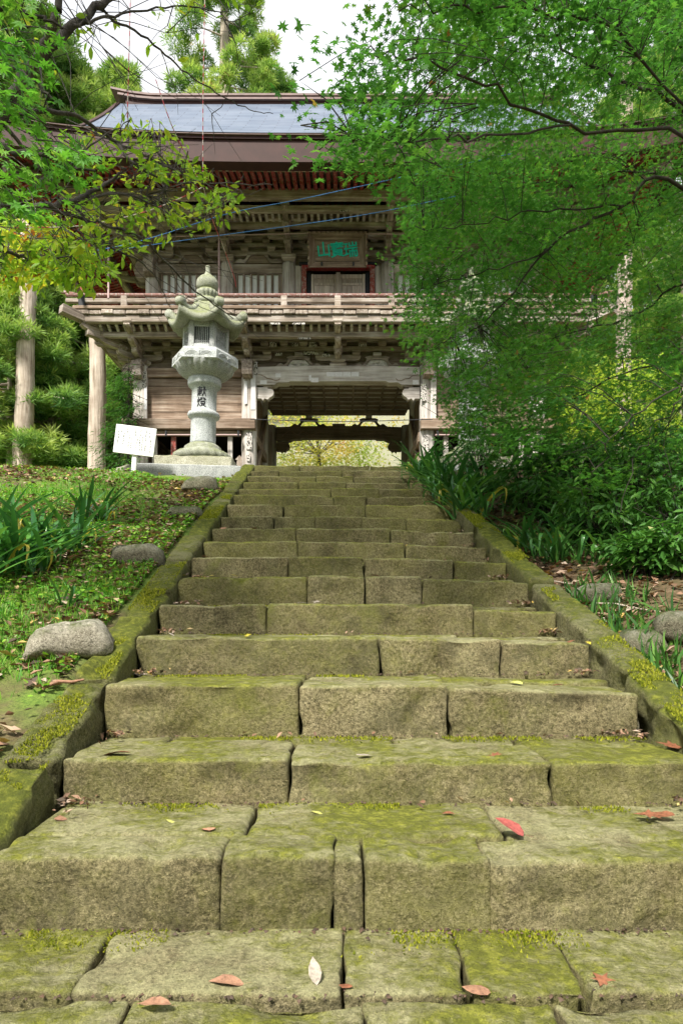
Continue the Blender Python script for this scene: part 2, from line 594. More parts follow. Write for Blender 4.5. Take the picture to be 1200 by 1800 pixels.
def leaf_mat(name, stops, trans=0.45, rough=0.5, spec=0.35):
    t = NT(name)
    a = t.node('ShaderNodeAttribute', attribute_name='tint')
    c = t.ramp(a.outputs['Fac'], stops)
    t.l.new(c, t.b.inputs['Base Color'])
    t.b.inputs['Roughness'].default_value = rough
    t.b.inputs['Specular IOR Level'].default_value = spec
    tr = t.node('ShaderNodeBsdfTranslucent')
    c2 = t.mix(1.0, c, (1.12, 1.14, 0.7), 'MULTIPLY')
    t.l.new(c2, tr.inputs[0])
    mx = t.node('ShaderNodeMixShader'); mx.inputs[0].default_value = trans
    t.l.new(t.b.outputs[0], mx.inputs[1]); t.l.new(tr.outputs[0], mx.inputs[2])
    t.l.new(mx.outputs[0], t.out.inputs[0])
    return t.mat


MAPLE = leaf_mat('green maple leaf', [(0.0, (0.04, 0.145, 0.028)), (0.5, (0.085, 0.255, 0.045)), (0.85, (0.17, 0.36, 0.055)), (0.97, (0.31, 0.40, 0.07)), (1.0, (0.38, 0.18, 0.06))], 0.58)
MAPLE_L = leaf_mat('fresh maple leaf', [(0.0, (0.06, 0.21, 0.025)), (0.5, (0.12, 0.32, 0.04)), (0.9, (0.22, 0.41, 0.05)), (1.0, (0.40, 0.40, 0.06))], 0.5)
CHERRY = leaf_mat('turning cherry leaf', [(0.0, (0.17, 0.36, 0.03)), (0.5, (0.28, 0.46, 0.04)), (0.8, (0.50, 0.54, 0.06)), (0.93, (0.62, 0.46, 0.05)), (1.0, (0.50, 0.18, 0.04))], 0.5)
AUTUMN = leaf_mat('autumn maple leaf', [(0.0, (0.18, 0.36, 0.04)), (0.35, (0.36, 0.48, 0.07)), (0.6, (0.62, 0.52, 0.12)), (0.8, (0.68, 0.34, 0.10)), (1.0, (0.62, 0.18, 0.12))], 0.5)
CEDAR = leaf_mat('cedar needles', [(0.0, (0.075, 0.19, 0.05)), (0.4, (0.20, 0.35, 0.08)), (0.8, (0.40, 0.52, 0.13)), (0.97, (0.54, 0.60, 0.22)), (1.0, (0.46, 0.29, 0.14))], 0.5, 0.6)
GRASS = leaf_mat('grass blades', [(0.0, (0.045, 0.17, 0.02)), (0.5, (0.12, 0.33, 0.03)), (0.85, (0.26, 0.46, 0.045)), (1.0, (0.46, 0.42, 0.12))], 0.35)
STRAP = leaf_mat('glossy strap leaf', [(0.0, (0.025, 0.11, 0.03)), (0.6, (0.07, 0.22, 0.045)), (0.95, (0.16, 0.36, 0.06)), (1.0, (0.55, 0.46, 0.07))], 0.3, 0.3, 0.6)
SASA = leaf_mat('undergrowth leaf', [(0.0, (0.03, 0.10, 0.02)), (0.6, (0.075, 0.21, 0.035)), (0.92, (0.16, 0.32, 0.05)), (0.97, (0.42, 0.36, 0.12)), (1.0, (0.40, 0.17, 0.06))], 0.4, 0.4)
SHRUB = leaf_mat('bright shrub leaf', [(0.0, (0.20, 0.36, 0.04)), (0.5, (0.42, 0.56, 0.07)), (0.9, (0.62, 0.64, 0.12)), (1.0, (0.65, 0.42, 0.10))], 0.55)
LITTER = leaf_mat('fallen leaf litter', [(0.0, (0.055, 0.04, 0.028)), (0.12, (0.09, 0.06, 0.04)), (0.4, (0.22, 0.12, 0.07)), (0.7, (0.32, 0.20, 0.13)), (0.9, (0.42, 0.33, 0.26)), (1.0, (0.5, 0.34, 0.05))], 0.1, 0.7)


def bark_mat(name, c0, c1, stretch=6.0):
    t = NT(name)
    m = t.node('ShaderNodeVectorMath', operation='MULTIPLY')
    t.l.new(t.pos(), m.inputs[0]); m.inputs[1].default_value = (1, 1, 1 / stretch)
    f = t.noise(m.outputs[0], 18, 5, 0.65); g = t.noise(t.pos(), 2.2, 4, 0.6)
    c = t.ramp(t.math('ADD', t.math('MULTIPLY', f, 0.65), t.math('MULTIPLY', g, 0.35)), [(0.35, c0), (0.65, c1)])
    return t.done(c, 0.95, t.bump(f, 0.8, 0.03))


BARK = bark_mat('pale cedar bark', (0.20, 0.15, 0.11), (0.66, 0.57, 0.48), 18)
BARKD = bark_mat('dark cherry bark', (0.03, 0.026, 0.024), (0.14, 0.125, 0.115), 2)
BARKG = bark_mat('dark maple bark', (0.018, 0.016, 0.012), (0.06, 0.055, 0.04), 3)


def ground_mat():
    t = NT('woodland soil with moss'); p = t.pos()
    a = t.noise(p, 1.4, 5, 0.6); b = t.noise(p, 14, 5, 0.7); c = t.noise(p, 70, 4, 0.7)
    soil = t.ramp(b, [(0.3, (0.05, 0.03, 0.02)), (0.55, (0.12, 0.075, 0.048)), (0.8, (0.23, 0.16, 0.11))])
    moss = t.ramp(c, [(0.3, (0.05, 0.10, 0.015)), (0.7, (0.17, 0.24, 0.04))])
    x = t.node('ShaderNodeSeparateXYZ'); t.l.new(p, x.inputs[0])
    left = t.ramp(t.math('MULTIPLY', x.outputs[0], -0.2), [(0.0, 0.15), (0.2, 1.0)])
    left = t.math('MULTIPLY', left, t.ramp(a, [(0.36, 0.0), (0.56, 1.0)]))
    col = t.mix(left, soil, moss)
    far = t.ramp(t.math('MULTIPLY', x.outputs[1], 0.02), [(0.42, 0.0), (0.5, 1.0)])
    dry = t.ramp(b, [(0.3, (0.12, 0.16, 0.06)), (0.5, (0.27, 0.25, 0.19)), (0.7, (0.17, 0.23, 0.08))])
    col = t.mix(far, col, dry)
    n = t.bump(b, 0.6, 0.04); n = t.bump(c, 0.7, 0.012, n)
    return t.done(col, 0.97, n)


GROUND = ground_mat()


def inked_paper():
    t = NT('paper slip with brushed ink')
    v = t.objvec((60, 1, 34))
    f = t.noise(v, 1.0, 1, 0.4)
    return t.done(t.ramp(f, [(0.50, (0.55, 0.52, 0.48)), (0.56, (0.05, 0.045, 0.04))]), 0.9)


INKED = inked_paper()

MOSS = leaf_mat('moss cushion', [(0.0, (0.10, 0.13, 0.012)), (0.5, (0.22, 0.25, 0.02)), (1.0, (0.42, 0.42, 0.05))], 0.3, 0.8, 0.1)

# ------------------------------------------------------------------ terrain
STEP_D = [1.92, 2.48, 2.98, 3.5, 4.02, 4.53, 5.06, 5.6, 6.08, 6.62, 7.15, 7.7, 8.2, 8.7, 9.2, 9.7, 10.2]
STEP_TOP = [1505, 1335, 1203, 1119, 1062, 1012, 979, 952, 928, 907, 887, 871, 858, 847, 837, 827, 818]
STEP_Z = [(1090 - t) * d / 1200 for t, d in zip(STEP_TOP, STEP_D)]
LAND_Z, TER_Z = -0.87, 2.30


def axis(d): return 0.25 - 0.038 * np.minimum(d, 12)
def nosing(d): return -1.38 + 0.362 * d


def smooth(a, b, x):
    t = np.clip((x - a) / (b - a), 0, 1)
    return t * t * (3 - 2 * t)


def terrain(x, y):
    x = np.asarray(x, float); y = np.asarray(y, float)
    shp = x.shape; x = x.ravel(); y = y.ravel()
    base = np.clip(nosing(y), LAND_Z - 0.04, TER_Z)
    dx = x - axis(y)
    q = np.stack([x, y, np.zeros_like(x)], 1)
    rough = fbm(q * 1.3, 3, 3) * 0.07 + fbm(q * 5.0, 2, 9) * 0.025
    slope = smooth(1.2, 2.4, y) * (1 - smooth(9.2, 11.2, y))
    L = np.maximum(0, -dx - 1.36); Rr = np.maximum(0, dx - 1.36)
    left = base - 0.015 + 0.06 * np.minimum(L, 6) * slope + rough * np.clip(L * 4, 0.1, 1)
    left = left - 0.15 * smooth(7.2, 9.8, y) * (1 - smooth(13, 15, y))
    right = base - 0.17 * slope - 0.05 + 0.13 * np.minimum(Rr, 5) * slope + rough * np.clip(Rr * 4, 0.15, 1)
    h = np.where(dx < 0, left, right)
    under = (1 - smooth(1.22, 1.34, np.abs(dx))) * (1 - smooth(9.9, 10.25, y)) * smooth(1.0, 1.5, y + 1.2)
    h = h - 0.42 * under
    hill = np.maximum(0, y - 21.5 - 0.06 * np.abs(x))
    h = h + np.where(hill < 50, 0.60 * hill, 30 + 0.12 * (hill - 50)) * smooth(0, 6, hill)
    h = h + fbm(q * 0.12, 3, 5) * 1.6 * smooth(22, 34, y)
    return h.reshape(shp)


def grid_coords(dense0, dense1, step, far, grow=1.22, near=None):
    a = list(np.arange(dense0, dense1 + 1e-6, step))
    s, v = step, a[-1]
    while v < far:
        s *= grow; v += s; a.append(v)
    s, v = step, a[0]
    b = []
    lim = -far if near is None else near
    while v > lim:
        s *= grow; v -= s; b.append(v)
    return np.array(b[::-1] + a)


gx = grid_coords(-4.2, 4.2, 0.07, 420)
gy = grid_coords(0.0, 12.0, 0.09, 520, 1.12, -60)
GX, GY = np.meshgrid(gx, gy)
GZ = terrain(GX, GY)
V = np.stack([GX.ravel(), GY.ravel(), GZ.ravel()], 1)
nx, ny = len(gx), len(gy)
ii, jj = np.meshgrid(np.arange(nx - 1), np.arange(ny - 1))
b0 = (jj * nx + ii).ravel()
F = np.stack([b0, b0 + 1, b0 + nx + 1, b0 + nx], 1)
link('ground', fast_mesh('ground', V, F, GROUND, True), kind='structure', label='wooded slope of mossy soil rising beside the stone stair')


# ------------------------------------------------------------------ hewn stones
def _ticks(h, r, cell):
    n = max(1, int(round((2 * h - 2 * r) / cell)))
    mid = np.linspace(-h + r, h - r, n + 1)
    return np.concatenate([[-h, -h + r * 0.25, -h + r * 0.6], mid, [h - r * 0.6, h - r * 0.25, h]])


def stone_mesh(sx, sy, sz, cell, rnd, amp, seed, mat, chips=0.0, shape=None):
    hx, hy, hz = sx / 2, sy / 2, sz / 2
    r = min(rnd, hx * .8, hy * .8, hz * .8)
    tx, ty, tz = _ticks(hx, r, cell), _ticks(hy, r, cell), _ticks(hz, r, cell)
    Vs, Fs, off = [], [], 0

    def face(u, v, mk, flip):
        nonlocal off
        U, W = np.meshgrid(u, v)
        pts = mk(U.ravel(), W.ravel())
        nu, nv = len(u), len(v)
        a, b = np.meshgrid(np.arange(nu - 1), np.arange(nv - 1))
        k = (b * nu + a).ravel() + off
        q = np.stack([k, k + 1, k + nu + 1, k + nu], 1)
        Fs.append(q[:, ::-1] if flip else q); Vs.append(pts); off += len(pts)

    o = lambda U, c: np.full_like(U, c)
    face(tx, ty, lambda U, W: np.stack([U, W, o(U, hz)], 1), False)
    face(tx, ty, lambda U, W: np.stack([U, W, o(U, -hz)], 1), True)
    face(tx, tz, lambda U, W: np.stack([U, o(U, -hy), W], 1), False)
    face(tx, tz, lambda U, W: np.stack([U, o(U, hy), W], 1), True)
    face(ty, tz, lambda U, W: np.stack([o(U, hx), U, W], 1), False)
    face(ty, tz, lambda U, W: np.stack([o(U, -hx), U, W], 1), True)
    V = np.concatenate(Vs); F = np.concatenate(Fs)
    key = np.round(V * 1e5).astype(np.int64)
    _, first, inv = np.unique(key, axis=0, return_index=True, return_inverse=True)
    V = V[first]; F = inv.reshape(-1)[F]
    h = np.array([hx, hy, hz])
    inner = np.clip(V, -(h - r), h - r)
    dlt = V - inner
    ln = np.linalg.norm(dlt, axis=1, keepdims=True)
    V = inner + np.where(ln > 1e-9, dlt / np.maximum(ln, 1e-9) * np.minimum(ln, r), 0)
    if shape is not None: V = shape(V)
    q = V + seed * 3.71
    lo = np.stack([fbm(q * 3.2 + k * 9.1, 2, seed + k) for k in range(3)], 1)
    hi = np.stack([fbm(q * 14 + k * 5.3, 3, seed + 20 + k) for k in range(3)], 1)
    V = V + lo * amp + hi * amp * 0.6
    if chips:
        edge = np.clip(ln[:, 0] / r, 0, 1)
        c = np.clip(fbm(q * 7.0, 2, seed + 77) - 0.05, 0, 1) * chips * edge
        V = V - (dlt / np.maximum(ln, 1e-9)) * c[:, None]
    return fast_mesh('hewn stone', V, F, mat, True)


landing = link('landing', mesh('landing bed', [(-2.4, -1.2, -1.02), (2.6, -1.2, -1.02), (2.6, 2.0, -1.02), (-2.4, 2.0, -1.02)], [(0, 1, 2, 3)], DARKROCK), kind='structure',
               label='paved landing of mossy slabs at the foot of the stair')


def slab(x0, x1, y0, y1, z, th, seed, cell=0.022, name='paving_stone'):
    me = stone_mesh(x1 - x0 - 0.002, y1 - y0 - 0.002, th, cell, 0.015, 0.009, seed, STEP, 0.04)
    link(name, me, landing, ((x0 + x1) / 2, (y0 + y1) / 2, z - th / 2), (random.uniform(-.012, .012), random.uniform(-.01, .01), random.uniform(-.012, .012)))


xp = lambda px, d: (px - 600) / 1200 * d
rows = [(1.592, 1.93, -0.868, [-420, 152, 602, 818, 1008, 1330, 1800]), (1.22, 1.587, -0.884, [-420, 212, 640, 990, 1260, 1900]),
        (0.86, 1.215, -0.872, [-500, 60, 500, 900, 1500, 2100]), (0.45, 0.855, -0.876, [-700, 0, 450, 800, 1300, 2400]),
        (0.0, 0.445, -0.87, [-900, 0, 500, 900, 2600]), (-0.5, -0.005, -0.874, [-900, 100, 700, 2600])]
for k, (y0, y1, z, js) in enumerate(rows):
    dref = 1.7 if k == 0 else 1.5
    xs = [max(-2.3, min(2.5, xp(j, dref))) for j in js]
    for m in range(len(xs) - 1):
        if xs[m + 1] - xs[m] > 0.05:
            slab(xs[m], xs[m + 1], y0, y1, z, 0.14, 100 + k * 10 + m, 0.018 if k < 2 else 0.06)

stair = empty('stone_stair', (float(axis(1.92)), 1.92, LAND_Z), 'long mossy stair of hewn stone blocks climbing to the gate', 'stairs')
JOINTS = [[388, 590, 640, 862], [506, 972], [526, 787], [668, 880], [468, 832], [540, 642, 741], [507, 640, 797], [523, 712], [521, 686],
          [480, 554, 636, 714], [497, 642], [587, 644], [582, 666], [525, 608], [555, 622], [490, 602], [527, 650]]
FRONT_DEPTH = [0.20, 0.36, 0.33] + [0.36] * 14
BACKJ = {0: [-40, 440, 868], 1: [300, 505, 690, 905], 2: [200, 540, 776], 3: [420, 800]}
seed = 200
for i, (d, z) in enumerate(zip(STEP_D, STEP_Z)):
    a = float(axis(d))
    zb = (STEP_Z[i - 1] if i else LAND_Z) - 0.07
    nd = STEP_D[i + 1] if i < 16 else 11.0
    ends = [a - 1.175] + [xp(j, d) for j in JOINTS[i]] + [a + 1.165]
    cell = max(0.016, 0.009 * d)
    fd = min(FRONT_DEPTH[i], nd - d - 0.02)
    for m in range(len(ends) - 1):
        x0, x1 = ends[m], ends[m + 1]
        seed += 1
        xm = (x0 + x1) / 2
        sag = -0.035 * max(0, (xm - a)) if 2 <= i <= 9 else -0.008 * max(0, xm - a)
        tilt = 0.028 if (2 <= i <= 9 and m == len(ends) - 2) else random.uniform(-.006, .008)
        th = z - zb
        rnd = 0.02
        gap = -0.003 if i == 0 else 0.003
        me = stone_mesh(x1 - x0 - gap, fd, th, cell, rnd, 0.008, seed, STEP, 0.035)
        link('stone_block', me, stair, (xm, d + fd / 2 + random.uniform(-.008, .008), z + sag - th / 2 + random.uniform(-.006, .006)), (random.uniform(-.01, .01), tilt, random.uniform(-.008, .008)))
    # the row of stones behind, under the next riser
    js = BACKJ.get(i, [JOINTS[i][0] + 60])
    bd = d + fd
    ends = [a - 1.175] + [x for x in (xp(j, (bd + nd) / 2) for j in js) if a - 1.0 < x < a + 1.0] + [a + 1.165]
    for m in range(len(ends) - 1):
        seed += 1
        x0, x1 = ends[m], ends[m + 1]
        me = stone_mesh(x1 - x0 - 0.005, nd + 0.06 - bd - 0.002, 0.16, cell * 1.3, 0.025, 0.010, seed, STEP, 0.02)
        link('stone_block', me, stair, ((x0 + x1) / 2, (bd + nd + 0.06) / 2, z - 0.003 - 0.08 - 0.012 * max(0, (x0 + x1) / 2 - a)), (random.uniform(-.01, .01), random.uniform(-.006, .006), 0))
# packed earth under the blocks so no light comes through the joints
bed_v, bed_f = [], []
for i, (d, z) in enumerate(zip(STEP_D, STEP_Z)):
    a = float(axis(d)); nd = STEP_D[i + 1] if i < 16 else 11.0
    zl = (STEP_Z[i - 1] if i else LAND_Z) - 0.2
    k = len(bed_v)
    for xx in (a - 1.2, a + 1.2):
        bed_v += [(xx, d + 0.09, zl), (xx, d + 0.09, z - 0.12), (xx, nd + 0.09, z - 0.12)]
    bed_f += [(k, k + 1, k + 4, k + 3), (k + 1, k + 2, k + 5, k + 4)]
link('earth_bed', mesh('earth bed', bed_v, bed_f, DARKROCK), stair)

# ------------------------------------------------------------------ kerbs on both sides of the stair
SL = math.atan(0.362)
for side, nm in ((-1, 'left'), (1, 'right')):
    k = empty('stone_kerb', (float(axis(2)) + side * 1.28, 2.0, float(nosing(2.0))),
              'sloping kerb of mossy stones along the grassy bank beside the boulder' if side < 0 else 'sloping kerb of mossy stones running down from under the strap leaves', 'kerb')
    cuts = [1.62, 1.95, 2.42, 3.1, 3.86, 4.35, 5.05, 5.8, 6.5, 7.3, 8.0, 8.8, 9.5, 10.3] if side < 0 else [1.5, 2.28, 2.86, 3.16, 4.55, 5.5, 6.3, 7.2, 8.1, 9.2, 10.3]
    for m in range(len(cuts) - 1):
        d0, d1 = cuts[m], cuts[m + 1]
        dm = (d0 + d1) / 2
        seed += 1
        ln = (d1 - d0) / math.cos(SL)
        wd = 0.185 + random.uniform(-.012, .012)
        th = 0.30
        me = stone_mesh(wd, ln - 0.006, th, max(0.018, 0.008 * dm), 0.035, 0.016, seed, KERB, 0.06)
        x = float(axis(dm)) + side * (1.175 + wd / 2) + random.uniform(-.004, .004)
        zc = float(nosing(dm)) + (0.005 if side < 0 else 0.0) + random.uniform(-.006, .006)
        off = th / 2
        link('kerb_stone', me, k, (x, dm + off * math.sin(SL), zc - off * math.cos(SL)), (SL + random.uniform(-.015, .015), random.uniform(-.03, .03), 0.038 + random.uniform(-.006, .006)))

# ------------------------------------------------------------------ boulders
def boulder(px, py, d, w, dp, h, label, mat=ROCK, rz=0.0, ry=0.0, sd=0, sink=0.35):
    p = P(px, py, d)
    z = float(terrain(np.array([p.x]), np.array([p.y]))[0])
    shape = lambda V: np.stack([V[:, 0] * (1 - 0.25 * V[:, 2] / h), V[:, 1] * (1 - 0.2 * V[:, 2] / h), V[:, 2] * (1 + 0.25 * V[:, 0] / w)], 1)
    me = stone_mesh(w, dp, h, max(0.015, 0.008 * d), min(w, dp, h) * 0.40, 0.028, 900 + sd, mat, 0.0, shape)
    return link('boulder', me, None, (p.x, p.y, z + h * (0.5 - sink)), (0, ry, rz), label=label, cat='boulder', group='boulders on the banks')


boulder(122, 1150, 3.42, 0.41, 0.24, 0.18, 'smooth pale grey boulder lying against the left kerb', ROCK, 0.25, -0.06, 1, 0.22)
boulder(245, 985, 5.0, 0.36, 0.25, 0.18, 'flat grey boulder sunk in the grass of the left bank', DARKROCK, 0.1, 0, 2, 0.3)
boulder(352, 862, 8.2, 0.42, 0.3, 0.2, 'low mossy boulder in front of the left lantern base', DARKROCK, 0.1, 0, 3, 0.25)
boulder(325, 905, 6.7, 0.34, 0.24, 0.12, 'small flat boulder beside the upper left kerb', DARKROCK, 0.1, 0, 4, 0.25)
boulder(1122, 1140, 3.9, 0.24, 0.24, 0.16, 'rounded brown boulder next to the right kerb', DARKROCK, 0.1, 0, 5, 0.3)
boulder(1190, 1130, 3.95, 0.26, 0.26, 0.2, 'angular grey boulder at the right edge of the photo', DARKROCK, -0.3, 0.2, 6, 0.25)
boulder(1050, 1060, 4.7, 0.3, 0.25, 0.16, 'dark boulder among twigs behind the right kerb', DARKROCK, 0.4, 0, 7, 0.38)
boulder(212, 832, 10.9, 0.62, 0.5, 0.34, 'sharp beige rock beside the white notice board', ROCK, 0.2, -0.25, 8, 0.25)

# ------------------------------------------------------------------ the two-storey temple gate
GXC = -0.07
gate = empty('temple_gate', (GXC, 14.0, TER_Z), 'two-storey weathered timber temple gate under a blue-grey hipped roof', 'gate')
g = lambda x: x + GXC


def gbox(name, x0, x1, y0, y1, z0, z1, mat, parent=None, bev=0.01, rot=(0, 0, 0), **kw):
    return box(name, g(x0), g(x1), y0, y1, z0, z1, mat, parent or gate, bev, rot, **kw)


def gbar(name, a, b, w, h, mat, parent=None, **kw):
    return bar(name, (g(a[0]), a[1], a[2]), (g(b[0]), b[1], b[2]), w, h, mat, parent or gate, **kw)


def gpoly(name, pts, th, mat, x, y, z, rz=0.0, key=None, parent=None, **kw):
    return link(name, poly_mesh(pts, th, mat, key), parent or gate, (g(x), y, z), (0, 0, rz), **kw)


def round_post(name, x, y, z0, z1, r, mat, parent=None):
    key = ('post', round(z1 - z0, 3), r, mat.name)
    if key not in _box_cache:
        h = (z1 - z0) / 2
        _box_cache[key] = lathe_mesh([(r * 0.97, -h), (r, -h + 0.03), (r, h - 0.06), (r * 0.94, h)], 20, mat)
    return link(name, _box_cache[key], parent or gate, (g(x), y, (z0 + z1) / 2), (0, 0, random.uniform(0, 6)))


YF, YB, YM = 14.0, 18.3, 16.15
COLX = [-4.04, -1.82, 1.82, 4.04]
# stone platform and column footings
gbox('platform', -4.7, 4.7, 13.35, 19.0, TER_Z - 0.3, TER_Z + 0.16, PLINTH, bev=0.03)
for y in (YF, YM, YB):
    for x in COLX:
        c = round_post('column', x, y, TER_Z + 0.26, 5.2, 0.155, PZ)
        link('footing', lathe_mesh([(0.27, 0), (0.27, 0.05), (0.2, 0.1)], 16, PLINTH), c, (g(x), y, TER_Z + 0.155))
        if y == YF:
            # squared upper boards on the posts
            gbox('post_board', x + 0.05, x + 0.17, YF - 0.165, YF - 0.13, 4.06, 5.05, PZ)
# side bays ---------------------------------------------------------------
ptri = [(-0.055, 0), (0.055, 0), (0.055, 0.16), (0.03, 0.18), (0.085, 0.20), (0.0, 0.29), (-0.085, 0.20), (-0.03, 0.18), (-0.055, 0.16)]
for s in (-1, 1):
    xa, xb = sorted((s * 4.36, s * 1.67))
    gbox('waist_beam', xa, xb, 13.76, 14.05, 3.86, 4.07, BX)
    gbox('sill_beam', min(s * 4.0, s * 1.9), max(s * 4.0, s * 1.9), 13.94, 14.08, TER_Z + 0.28, TER_Z + 0.42, BX)
    acc = Acc().tube([(g(s * 4.2), 13.72, 3.72), (g(s * 1.95), 13.72, 3.72)], 0.016, 8)
    link('conduit', acc.mesh(PIPE), gate)
    for x in (4.05, 3.45, 2.0):
        gbox('pipe_clip', s * x - 0.015, s * x + 0.015, 13.69, 13.78, 3.69, 3.80, IRON, bev=0.002)
    gbox('lower_rail', min(s * 3.9, s * 1.98), max(s * 3.9, s * 1.98), 13.86, 14.0, 3.76, 3.85, BX)
    x = 3.74; k = 0
    while x > 2.02:
        gbox('fence_bar', s * x - 0.05, s * x + 0.05, 13.93, 14.0, TER_Z + 0.42, 3.76, REDZ if k % 2 else PZ)
        gpoly('picket', ptri, 0.03, WZ, s * (x - 0.19), 13.95, TER_Z + 0.78, key='picket')
        gbox('picket_stem', s * (x - 0.19) - 0.05, s * (x - 0.19) + 0.05, 13.935, 13.965, TER_Z + 0.42, TER_Z + 0.777, WZ)
        x -= 0.385; k += 1
    # wall of horizontal planks
    z = 4.07; k = 0
    hs = [0.19, 0.165, 0.2, 0.155, 0.17]
    for h in hs:
        gbox('plank', min(s * 3.9, s * 1.96), max(s * 3.9, s * 1.96), YF - 0.03 - 0.008 * (k % 2), YF + 0.03, z, z + h - 0.006, BX, bev=0.006)
        z += h; k += 1
    gbox('tie_beam', min(s * 3.9, s * 1.96), max(s * 3.9, s * 1.96), YF - 0.09, YF + 0.09, 4.955, 5.14, BX)
    # niche behind the fence, closed and dark
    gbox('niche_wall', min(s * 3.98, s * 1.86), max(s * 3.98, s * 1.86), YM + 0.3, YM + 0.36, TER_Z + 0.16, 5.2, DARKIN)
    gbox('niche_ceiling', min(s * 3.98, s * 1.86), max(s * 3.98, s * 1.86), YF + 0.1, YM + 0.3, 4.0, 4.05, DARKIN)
    # outer side wall planks
    z = TER_Z + 0.3
    while z < 5.0:
        gbox('plank', s * 4.02 - 0.03, s * 4.02 + 0.03, YF + 0.16, YB - 0.16, z, z + 0.214, BY, bev=0.006); z += 0.22
    gbox('waist_beam', s * 4.1 - 0.12, s * 4.1 + 0.12, YF + 0.2, YB, 3.865, 4.065, BY)
    # passage side: upright boards
    y = YF + 0.17; k = 0
    while y < YB - 0.2:
        if abs(y - YM) > 0.2:
            gbox('plank', s * 1.80 - 0.025 - 0.006 * (k % 2), s * 1.80 + 0.025, y, y + 0.285, TER_Z + 0.2, 5.0, BZ, bev=0.006)
        y += 0.292; k += 1
    gbox('waist_beam', s * 1.76 - 0.1, s * 1.76 + 0.08, YF + 0.17, YB - 0.17, 3.70, 3.90, BY)
    gbar('brace', (s * 1.70, YF + 0.2, 3.0), (s * 1.70, YM, 4.8), 0.06, 0.14, BY)
    # back tie beam
    gbox('tie_beam', min(s * 3.9, s * 1.96), max(s * 3.9, s * 1.96), YB - 0.09, YB + 0.09, 4.955, 5.14, DX)
    gbox('plank', min(s * 3.9, s * 1.96), max(s * 3.9, s * 1.96), YB - 0.03, YB + 0.03, TER_Z + 0.3, 4.95, BX)

# centre bay: rainbow beams front and back, corbels, frog-leg struts -------
beam_pts = [(-1.66, 0.0), (-1.30, 0.0), (-1.22, 0.05), (-1.02, 0.05), (-0.98, 0.075), (0.98, 0.075), (1.02, 0.05), (1.22, 0.05), (1.30, 0.0), (1.66, 0.0), (1.66, 0.36), (0.9, 0.385), (0, 0.39), (-0.9, 0.385), (-1.66, 0.36)]
corb_pts = [(0, -0.02), (0.10, -0.02), (0.13, -0.065), (0.17, -0.02), (0.235, -0.045), (0.27, 0.0), (0.33, 0.035), (0.355, 0.09), (0.345, 0.14), (0.30, 0.175), (0.245, 0.175), (0.22, 0.2), (0.0, 0.21)]




frog = []
for q in [(-0.53, 0.0), (-0.46, 0.03), (-0.41, 0.075), (-0.36, 0.085), (-0.325, 0.06), (-0.30, 0.05), (-0.245, 0.10), (-0.215, 0.17), (-0.25, 0.205), (-0.17, 0.235), (-0.10, 0.235)]:
    frog.append(q)
outer = frog + [(-a, b) for a, b in frog[::-1]]
inner = [(0.27, 0.0), (0.235, 0.035), (0.18, 0.115), (0.15, 0.155), (0.07, 0.165), (-0.07, 0.165), (-0.15, 0.155), (-0.18, 0.115), (-0.235, 0.035), (-0.27, 0.0)]
frog_pts = outer + inner


def squiggle(name, pts, r, mat, parent=None):
    a = Acc().tube(spline([(g(x), y, z) for x, y, z in pts], 5), r, 5)
    return link(name, a.mesh(mat), parent or gate)


for y, sg in ((YF, -1), (YB, 1)):
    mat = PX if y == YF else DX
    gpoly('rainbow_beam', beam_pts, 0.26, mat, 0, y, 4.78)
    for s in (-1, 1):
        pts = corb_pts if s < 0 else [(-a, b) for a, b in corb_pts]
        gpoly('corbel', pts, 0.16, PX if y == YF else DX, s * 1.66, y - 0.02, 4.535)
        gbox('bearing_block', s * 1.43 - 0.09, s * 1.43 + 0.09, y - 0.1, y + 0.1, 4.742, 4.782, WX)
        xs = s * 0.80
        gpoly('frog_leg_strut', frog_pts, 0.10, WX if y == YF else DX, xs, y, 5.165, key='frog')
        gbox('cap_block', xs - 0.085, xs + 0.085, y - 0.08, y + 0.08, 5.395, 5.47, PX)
        if y == YF:
            # pale carving of curling leaves inside the strut
            a = Acc()
            rr = random.Random(5 + s)
            for m in range(16):
                x0 = rr.uniform(-0.2, 0.2); z0 = rr.uniform(0.01, max(0.03, 0.15 - abs(x0) * 0.55))
                pp = [(g(xs + x0 + 0.035 * math.cos(t) * (1 - t / 9)), y - 0.03 + 0.01 * math.sin(2 * t), 5.17 + z0 + 0.02 * math.sin(t) * (1 - t / 9)) for t in np.linspace(0, 6, 9)]
                a.tube(pp, 0.012, 5)
            cv = link('leaf_carving', a.mesh(CARVE), gate)
            gpoly('carving_back', [(-0.25, 0.0), (0.25, 0.0), (0.17, 0.12), (0.13, 0.155), (-0.13, 0.155), (-0.17, 0.12)], 0.03, CARVE, xs, y + 0.0, 5.166, key='carvback')
            squiggle('carved_line', [(s * (1.62 - 0.0), y - 0.132, 4.99), (s * 1.5, y - 0.132, 4.955), (s * 1.44, y - 0.132, 4.91), (s * 1.36, y - 0.132, 4.90), (s * 1.27, y - 0.132, 4.865), (s * 1.2, y - 0.132, 4.88), (s * 1.18, y - 0.132, 4.91)], 0.008, BX)
        else:
            squiggle('carved_line', [(s * 1.5, y - 0.132, 4.9), (s * 1.3, y - 0.132, 5.03), (s * 1.1, y - 0.132, 4.93), (s * 0.95, y - 0.132, 5.02), (s * 0.75, y - 0.132, 4.93), (s * 0.5, y - 0.132, 5.0)], 0.01, BX)
    gbox('bearing_block', -0.17, 0.17, y - 0.12, y + 0.12, 5.168, 5.235, WX)
